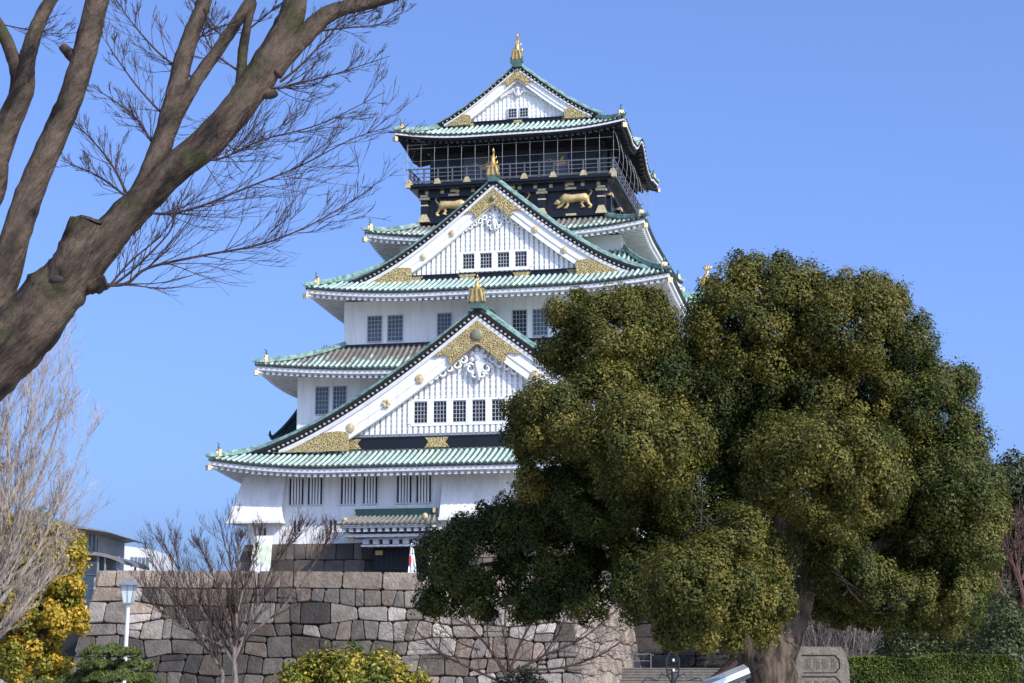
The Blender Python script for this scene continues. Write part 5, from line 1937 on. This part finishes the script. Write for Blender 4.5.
def twigpath(P, r0, lev=2, dens=9, ln=0.55, up=0.12):
    P3 = [NP(p[0], p[1], p[2] if len(p) > 2 else 0) for p in P]
    Rr = [r0 * mm * (1 - 0.8 * i / (len(P3) - 1)) for i in range(len(P3))]
    pts, rr = catmull(P3, Rr, 5)
    mb.tube(pts, rr, 6, cap=False)
    tot = sum((pts[i + 1] - pts[i]).length for i in range(len(pts) - 1))
    for k in range(dens):
        f = rg.uniform(0.15, 0.98)
        i = min(int(f * (len(pts) - 1)), len(pts) - 2)
        d = (pts[i + 1] - pts[i]).normalized()
        ax = Vector((0, 1, 0)) if rg.random() < 0.75 else Vector((rg.uniform(-1, 1), 0.3, rg.uniform(-1, 1))).normalized()
        nd = (Matrix.Rotation(rg.choice((-1, 1)) * rg.uniform(0.3, 0.75), 3, ax) @ d) + Vector((0, rg.uniform(-.25, .25), up))
        grow(mb, pts[i], nd, tot * ln * rg.uniform(0.3, 0.75) * (1.15 - f * 0.75), max(0.0028, rr[i] * 0.5), lev, rg, up=0.12, curl=0.07, nside=3, ang=(0.25, 0.55), rmin=0.0021, shrink=0.66)


for P, r0, dn in [
    ([(94, 284), (125, 284), (148, 268), (200, 256), (262, 244), (316, 222), (372, 188)], 3.2, 15),
    ([(108, 288), (130, 262), (160, 236), (184, 204)], 2.2, 6),
    ([(112, 286), (135, 268), (168, 234), (175, 215), (183, 200)], 2.4, 5),
    ([(134, 206), (160, 214), (195, 208), (246, 188), (300, 166), (350, 140), (385, 128)], 2.6, 14),
    ([(188, 150), (215, 160), (262, 140), (320, 124), (385, 92)], 2.4, 13),
    ([(262, 86), (280, 88), (300, 83), (335, 74), (390, 56)], 2.6, 11),
    ([(280, 82), (300, 66), (325, 40), (345, 20), (372, 10)], 2.4, 9),
    ([(128, 196), (112, 165), (92, 140), (72, 120)], 2.4, 8),
    ([(128, 198), (98, 176), (60, 160)], 2.2, 8),
    ([(154, 146), (132, 114), (88, 84)], 2.2, 9),
    ([(170, 122), (140, 90), (118, 60), (105, 40)], 2.0, 7),
    ([(185, 50), (215, 28), (258, 20)], 2.2, 7),
    ([(240, 72), (212, 50), (200, 20), (190, -10)], 2.0, 7),
    ([(196, 80), (160, 54), (130, 20), (112, -8)], 2.2, 9),
    ([(225, 42), (205, 14), (180, -10)], 1.8, 5),
    ([(248, 30), (275, 8), (300, -10)], 1.8, 5),
    ([(310, 32), (345, 28), (380, 24), (405, 10)], 2.0, 8),
    ([(0, 24), (30, 30), (60, 34), (95, 30)], 1.2, 5),
    ([(250, 92), (222, 130), (240, 150), (300, 140)], 1.6, 8),
]:
    twigpath(P, r0 * 0.66, dens=int(dn * 2.7))
mb.build('twigs', M['twig_dark'], near)


def bare_tree(name, label, base, Y, stems, bark, twigbark, seed, lev=4, thick=0.62, spread=1.0, dense=1.0, up=0.2, nside=4, rmin=0.006, shrink=0.55, curl=0.09, ang=(0.3, 0.65)):
    p = at(base[0], base[1], Y)
    t_ = empty(name, (p.x, Y, 0), 0, label, 'tree')
    o = Vector(t_.location)
    mb, th = MB(), MB()
    rg = random.Random(seed)
    for st_ in stems:
        pts = [at(a[0], a[1], Y + (a[3] if len(a) > 3 else 0)) - o for a in st_]
        if st_ is stems[0]: pts = [Vector((0, 0, -0.1))] + pts; rr = [st_[0][2] * 1.2] + [a[2] for a in st_]
        else: rr = [a[2] for a in st_]
        rr = [r * thick * Y / F_PX for r in rr]
        pp, r2 = catmull(pts, rr, 4)
        mb.tube(pp, r2, 8)
        tot = sum((pp[i + 1] - pp[i]).length for i in range(len(pp) - 1))
        n = int((12 + tot * 2.6) * dense)
        for k in range(n):
            f = rg.uniform(0.25, 1.0)
            i = min(int(f * (len(pp) - 1)), len(pp) - 2)
            d = (pp[i + 1] - pp[i]).normalized()
            nd = rnd_dir(d, rg.uniform(*ang), rg) + Vector((0, 0, up))
            grow(th, pp[i], nd, spread * tot * rg.uniform(0.25, 0.5) * (1.2 - f * 0.5), max(rmin, r2[i] * rg.uniform(0.35, 0.6)), lev - 1, rg, up, curl, nside, ang, rmin, shrink, 5, th)
    mb.build('trunk', bark, t_)
    th.build('twigs', twigbark, t_)
    return t_


bare_tree('bare_tree', 'leafless brown tree with pale forked trunk before the left half of the stone wall', (235, 690), 78,
          [[(235, 683, 6.5), (234, 650, 6), (236, 630, 5.5), (236, 600, 3.5), (230, 560, 2), (224, 545, 0.8)],
           [(234, 660, 5), (248, 630, 4), (260, 600, 3), (276, 560, 2), (296, 540, 0.8)],
           [(234, 665, 5), (222, 640, 3.5), (205, 615, 3), (185, 580, 2), (165, 545, 0.8)],
           [(220, 690, 4.5), (222, 672, 4), (205, 645, 3), (178, 600, 2), (150, 560, 0.8)],
           [(236, 620, 3), (246, 580, 2.2), (256, 550, 1), (260, 535, .6)],
           [(228, 625, 3), (212, 570, 2.0), (200, 548, 0.8)],
           [(240, 640, 3), (280, 610, 2), (310, 570, 1.2), (325, 545, .6)],
           [(236, 610, 3), (238, 560, 1.6), (240, 540, .8)],
           [(232, 650, 3), (190, 630, 2.2), (160, 610, 1.6), (140, 590, .8)]],
          M['bark_grey'], M['bark_brown'], 3, lev=3, rmin=0.008, nside=4, shrink=0.62, spread=0.72, dense=1.35, up=0.22, thick=0.45)
bare_tree('bare_tree', 'leafless pale tree with dense fine twigs in front of the yellow-leaved tree', (-40, 690), 42,
          [[(-38, 683, 14), (-30, 640, 12), (-15, 600, 9), (5, 560, 6), (25, 510, 3.5), (50, 450, 2), (68, 390, 0.8)],
           [(-15, 600, 8), (-5, 540, 5.5), (8, 480, 3.5), (30, 420, 2), (48, 365, 0.8)],
           [(-25, 630, 8), (10, 590, 4.5), (40, 545, 3), (66, 490, 1.6), (84, 440, 0.7)],
           [(-30, 640, 7), (10, 620, 4), (45, 580, 2.4), (72, 535, 1.2)],
           [(-30, 600, 7), (-15, 520, 4), (0, 440, 2.2), (15, 380, 1)],
           [(-28, 640, 6), (0, 636, 4), (30, 600, 2), (60, 570, 1)],
           [(-22, 470, 8), (-5, 462, 6), (2, 468, 5)],
           [(-25, 560, 6), (10, 500, 3), (38, 440, 1.8), (60, 410, .8)]],
          M['bark_pale'], M['bark_pale'], 8, lev=3, rmin=0.0045, nside=5, shrink=0.6, spread=0.78, thick=0.52)
bare_tree('bare_tree', 'low leafless tree with thin dark branches before the right corner of the stone wall', (508, 700), 72,
          [[(508, 690, 5), (512, 665, 4), (522, 640, 3), (536, 615, 1.8), (545, 595, .8)],
           [(508, 680, 4), (490, 650, 3), (470, 625, 2), (452, 600, 1)],
           [(510, 675, 4), (545, 655, 3), (580, 640, 2), (610, 615, 1)],
           [(508, 685, 4), (470, 668, 3), (435, 650, 2), (415, 628, 1)],
           [(512, 670, 4), (560, 668, 3), (600, 655, 2), (622, 640, 1)],
           [(510, 670, 3), (505, 640, 2), (498, 612, 1)],
           [(540, 660, 2.5), (560, 630, 1.8), (568, 605, .8)],
           [(480, 650, 2.5), (455, 640, 1.6), (430, 612, .8)]],
          M['twig_dark'], M['bark_brown'], 15, lev=3, thick=0.38, rmin=0.006, nside=4, dense=0.8, shrink=0.6, up=0.05, curl=0.16, ang=(0.4, 0.9))
bare_tree('bare_tree', 'leafless reddish brown tree between the dark evergreens at the right edge', (1040, 690), 62,
          [[(1035, 683, 9), (1030, 640, 7), (1022, 590, 5), (1017, 565, 3), (1014, 540, 1)],
           [(1030, 640, 6), (1008, 600, 4), (998, 575, 2), (994, 550, 1)],
           [(1026, 610, 5), (1040, 560, 3), (1046, 540, 1)],
           [(1032, 650, 5), (1000, 640, 3), (975, 615, 1.4)],
           [(1022, 580, 4), (1026, 560, 2.4), (1022, 545, .8)]],
          M['bark_red'], M['bark_red'], 23, lev=3, thick=0.4, rmin=0.007, nside=4, shrink=0.6, spread=0.7, dense=0.6)


def leafy(name, label, cat, base, Y, CLs, pal, size, m, nleaf, trunk=None, seed=0, low=-0.9, spread=0.25, aspect=0.55, group=None, rand=0.75):
    p = at(base[0], base[1], Y)
    t_ = empty(name, (p.x, Y, 0), 0, label, cat, group)
    o = Vector(t_.location)
    PC, PN, PK = [], [], []
    for (x, y, rx, ry, dy, ns, rs) in CLs:
        c_ = at(x, y, Y + dy) - o
        s_ = Y / F_PX
        P_, N_, K_ = clump_points(c_, (max(rx * s_ - rs * .5, .05), max((rx + ry) / 2 * s_ - rs * .4, .05), max(ry * s_ - rs * .4, .05)), ns, rs, nleaf, low=low)
        ok = P_[:, 2] > 0.02
        P_, N_, K_ = P_[ok], N_[ok], K_[ok]
        PC.append(P_); PN.append(N_); PK.append(tint_leaves(K_, pal, spread))
    leaf_mesh('crown' if cat == 'tree' else 'foliage', np.concatenate(PC), np.concatenate(PN), size, np.concatenate(PK), m, t_, aspect=aspect, rand=rand)
    if trunk:
        mb = MB()
        for tr_ in trunk:
            pts = [at(a[0], a[1], Y + (a[3] if len(a) > 3 else 0)) - o for a in tr_[1:]]
            rr = [a[2] * Y / F_PX for a in tr_[1:]]
            if tr_[0]:
                pts = [Vector((0, 0, -0.1))] + pts; rr = [rr[0] * 1.2] + rr
            limb(mb, pts, rr, 8, 4, 0.1, seed)
        mb.build('trunk' if cat == 'tree' else 'stem', M['bark_grey'] if cat != 'tree' else M['twig_dark'], t_, smooth=True)
    return t_


YEL = [(0.14, 0.15, 0.02), (0.26, 0.23, 0.03), (0.40, 0.28, 0.035), (0.52, 0.34, 0.04)]
leafy('autumn_tree', 'tree with bright yellow-gold leaves left of the glass building', 'tree', (20, 690), 52,
      [(50, 560, 34, 30, 0, 24, .34), (20, 545, 34, 30, 0, 18, .34), (66, 560, 18, 30, -.3, 12, .26), (58, 612, 27, 26, 0, 20, .28), (22, 600, 30, 30, .3, 16, .30), (16, 660, 18, 26, -.3, 14, .22), (75, 625, 12, 18, -.2, 8, .2), (10, 640, 26, 30, 0, 10, .3), (70, 585, 16, 14, -.3, 8, .2), (35, 580, 34, 34, .3, 22, .3), (30, 640, 34, 30, .3, 22, .28), (0, 560, 30, 44, .4, 20, .3), (62, 540, 20, 22, 0, 12, .25), (40, 670, 30, 20, .2, 14, .25), (-5, 610, 30, 40, .5, 18, .3)],
      YEL, 0.13, M['leaf_y'], 200, [(1, (18, 660, 6), (22, 600, 5), (35, 560, 3), (45, 535, 1)), (0, (20, 640, 4), (50, 600, 3), (65, 570, 1)), (0, (22, 650, 4), (45, 630, 2.5), (62, 615, 1))], 3)
PINE = [(0.055, 0.085, 0.018), (0.11, 0.14, 0.03), (0.17, 0.19, 0.045)]
def pine(name, label, base, Y, pads, trunk):
    p = at(base[0], base[1], Y)
    t_ = empty(name, (p.x, Y, 0), 0, label, 'tree')
    o = Vector(t_.location)
    PC, PN, PK = [], [], []
    for (x, y, rx, ry, dy) in pads:
        c_ = np.array(at(x, y, Y + dy) - o)
        s_ = Y / F_PX
        n = int(rx * ry * 9)
        a = nrg.uniform(0, 2 * np.pi, n); r_ = np.sqrt(nrg.random(n))
        dx_, dy_ = np.cos(a) * r_, np.sin(a) * r_
        h = np.sqrt(np.maximum(0, 1 - r_ ** 2)) * nrg.uniform(0.1, 1, n)
        P_ = np.stack([dx_ * rx * s_, dy_ * rx * s_ * .9, h * ry * s_ + 0.05 * np.sin(dx_ * 9) - 0.4 * ry * s_], 1) + c_
        PC.append(P_); PN.append(np.stack([dx_, dy_, h * 0.2], 1)); PK.append(tint_leaves(np.full(n, .5), PINE, .3))
    leaf_mesh('crown', np.concatenate(PC), np.concatenate(PN), 0.13 if len(pads) > 5 else 0.09, np.concatenate(PK), M['leaf_d'], t_, aspect=0.16, rand=0.6)
    mb = MB()
    for tr_ in trunk:
        pts = [at(a[0], a[1], Y) - o for a in tr_[1:]]; rr = [a[2] * Y / F_PX for a in tr_[1:]]
        if tr_[0]: pts = [Vector((0, 0, -0.1))] + pts; rr = [rr[0] * 1.1] + rr
        limb(mb, pts, rr, 8, 4, 0.12, 2)
    mb.build('trunk', M['twig_dark'], t_)


pine('pine_tree', 'low pruned pine with flat green needle pads around the lamp post', (112, 700), 47.5,
     [(108, 650, 28, 9, 0), (95, 662, 18, 8, -.4), (132, 664, 24, 9, .5), (118, 676, 34, 10, -.3), (80, 680, 26, 9, .3), (60, 686, 30, 9, 0), (145, 684, 22, 8, .4), (100, 692, 40, 10, 0), (128, 652, 14, 6, .6), (40, 684, 20, 8, .3), (136, 676, 20, 9, .9), (96, 672, 24, 9, .6)],
     [(1, (112, 690, 3), (108, 670, 2.5), (110, 652, 1.5)), (0, (110, 680, 2), (135, 670, 1)), (0, (110, 684, 2), (80, 682, 1))])
pine('pine_tree', 'tiny pine sapling with needle tufts poking up behind the golden green bush', (385, 700), 26,
     [(357, 651, 6, 1.6, 0), (379, 653, 7, 1.6, .1), (368, 657, 9, 1.6, 0), (354, 645, 3, 1.4, 0)],
     [(1, (372, 672, 1.2), (366, 655, 1)), (0, (368, 660, .8), (355, 645, .5))])
leafy('bush', 'rounded golden green broadleaf bush in the foreground below the stone wall', 'bush', (350, 700), 22,
      [(350, 686, 62, 30, 0, 70, .14), (308, 690, 38, 24, 0, 34, .13), (395, 689, 38, 24, 0, 34, .13), (350, 669, 44, 14, 0, 34, .12)],
      [(0.06, 0.075, 0.012), (0.16, 0.17, 0.02), (0.34, 0.29, 0.035), (0.40, 0.27, 0.05)], 0.068, M['leaf_y'], 90, [(1, (350, 720, 3), (350, 690, 2))], 4, aspect=0.5, spread=0.35)
leafy('bush', 'small dark clipped round bush at the foot of the wall corner', 'bush', (525, 700), 40,
      [(525, 692, 32, 24, 0, 50, .14)], [(0.012, 0.018, 0.008), (0.02, 0.028, 0.012)], 0.06, M['leaf_d'], 130, [(1, (525, 720, 3), (525, 690, 2))], 5)

# hedge, shrubs and far trees at the right
HY = 45.0
hp_ = at(935, 683, HY)
h_ = empty('hedge', (hp_.x, HY, 0), 0, 'long clipped green hedge right of the stone monument', 'hedge')
n = 42000
x0, x1 = at(846, 683, HY).x - hp_.x, at(1012, 683, HY).x - hp_.x
zt = at(935, 656, HY).z
u_ = nrg.uniform(x0, x1, n)
top_ = zt + 0.05 * np.sin(u_ * 1.3) + 0.04 * np.sin(u_ * 3.7 + 1) - 0.25 * np.clip((u_ - x1 + 0.7) / 0.7, 0, 1) ** 2
sel = nrg.random(n) < 0.42
fy = np.where(sel, nrg.uniform(-0.7, 0.7, n), -0.7 + nrg.random(n) ** 2 * 0.2 + 0.05 * np.sin(u_ * 5))
fz = np.where(sel, top_ - nrg.random(n) ** 2 * 0.15, nrg.random(n) * top_)
Nn_ = np.stack([nrg.normal(0, .2, n), np.where(sel, -0.3, -1), np.where(sel, 1, 0.5)], 1)
Kc = np.clip(0.5 + 0.35 * np.sin(u_ * 2.2) * np.cos(fz * 5 + u_), 0, 1)
leaf_mesh('foliage', np.stack([u_, fy, fz], 1), Nn_, 0.062, tint_leaves(Kc, [(0.030, 0.048, 0.008), (0.070, 0.095, 0.014), (0.115, 0.135, 0.022)], .35), M['leaf'], h_, aspect=0.6)
b = MB()
for i in range(40):
    xx = x0 + (x1 - x0) * (i + 0.5) / 40
    b.tube([(xx, random.Random(i).uniform(-.3, .3), 0), (xx + 0.1, 0.1, zt * 0.9)], 0.02, 4)
b.build('stems', M['twig_dark'], h_)

DK = [(0.014, 0.022, 0.007), (0.028, 0.040, 0.011), (0.05, 0.062, 0.018)]
MID = [(0.03, 0.042, 0.010), (0.06, 0.075, 0.018), (0.09, 0.11, 0.025)]
leafy('evergreen_tree', 'tall dark evergreen against the sky at the right edge behind the reddish bare tree', 'tree', (1035, 690), 80,
      [(1035, 520, 45, 62, 0, 50, .8), (1012, 492, 26, 34, -.5, 22, .6), (1020, 475, 22, 20, 0, 12, .5), (1050, 580, 60, 50, 0, 40, .8), (985, 560, 30, 50, 2, 20, .7), (1012, 600, 40, 50, 1, 30, .8), (1060, 470, 30, 30, 2, 14, .7)],
      DK, 0.20, M['leaf_d'], 260, [(1, (1035, 640, 9), (1036, 560, 6), (1036, 500, 3))], 6)
leafy('evergreen_tree', 'dark broad evergreen behind the lower right of the big round tree', 'tree', (930, 690), 74,
      [(930, 600, 70, 40, 0, 50, .7), (870, 590, 50, 44, 1, 34, .7), (960, 560, 40, 60, 2, 30, .7), (820, 600, 44, 44, 2, 28, .7)],
      DK, 0.19, M['leaf_d'], 240, [(1, (930, 650, 8), (930, 600, 5)), (0, (930, 640, 5), (870, 590, 3))], 7)
for (x, y, rx, ry, Y, lb, pal) in [
    (915, 640, 40, 22, 52, 'mid green shrub just behind the middle of the hedge', MID), (968, 632, 34, 32, 53, 'taller green shrub behind the right half of the hedge', MID),
    (1010, 640, 30, 36, 50, 'green shrub at the right end of the hedge', MID), (868, 634, 24, 26, 56, 'dark green shrub behind the left end of the hedge', DK),
    (1000, 672, 22, 22, 47, 'low leafy shrub covering the right end of the hedge', MID)]:
    leafy('shrub', lb, 'shrub', (x, 690), Y, [(x, y, rx, ry, 0, 26, .3), (x, y + 20, rx, ry, 0, 20, .3)], pal, 0.10, M['leaf_d'], 170, [(1, (x, 680, 2), (x, y, 1.2))], 8, group='shrubs behind the hedge')
for (bx_, lb, sd) in [(820, 'leafless grey twiggy shrub rising behind the stone monument', 31), (850, 'leafless grey twiggy shrub between the monument and the hedge', 32)]:
    bare_tree('bare_shrub', lb, (bx_, 690), 50,
              [[(bx_, 683, 2.4), (bx_ - 2, 660, 1.8), (bx_ - 8, 625, 1)], [(bx_, 680, 2), (bx_ + 14, 655, 1.5), (bx_ + 24, 628, .8)], [(bx_, 680, 2), (bx_ - 16, 650, 1.5), (bx_ - 30, 622, .8)],
               [(bx_, 680, 2), (bx_ + 4, 640, 1.4), (bx_ + 6, 612, .7)]], M['bark_grey'], M['bark_grey'], sd, lev=3, rmin=0.007, nside=4, shrink=0.62)
    bpy.context.scene.collection.objects[-1]
for o in list(COL.objects):
    if o.name.startswith('bare_shrub'): o['category'] = 'shrub'; o['group'] = 'bare shrubs behind the monument'
leafy('conifer_tree', 'dark tree with dense crown in the shade behind the steps, under the big tree', 'tree', (700, 690), 98,
      [(735, 628, 50, 22, 0, 30, .6)], DK, 0.22, M['leaf_d'], 200, [(1, (735, 660, 5), (735, 620, 3))], 9)

leafy('evergreen_tree', 'dark evergreen beyond the steps, seen through gaps behind the big trunk', 'tree', (805, 690), 107,
      [(805, 590, 62, 44, 0, 50, .9), (790, 550, 50, 36, 0, 34, .8), (850, 600, 50, 40, 1, 34, .8), (770, 610, 40, 34, 0, 24, .8)], DK, 0.24, M['leaf_d'], 260, [(1, (805, 650, 6), (805, 590, 4))], 12)
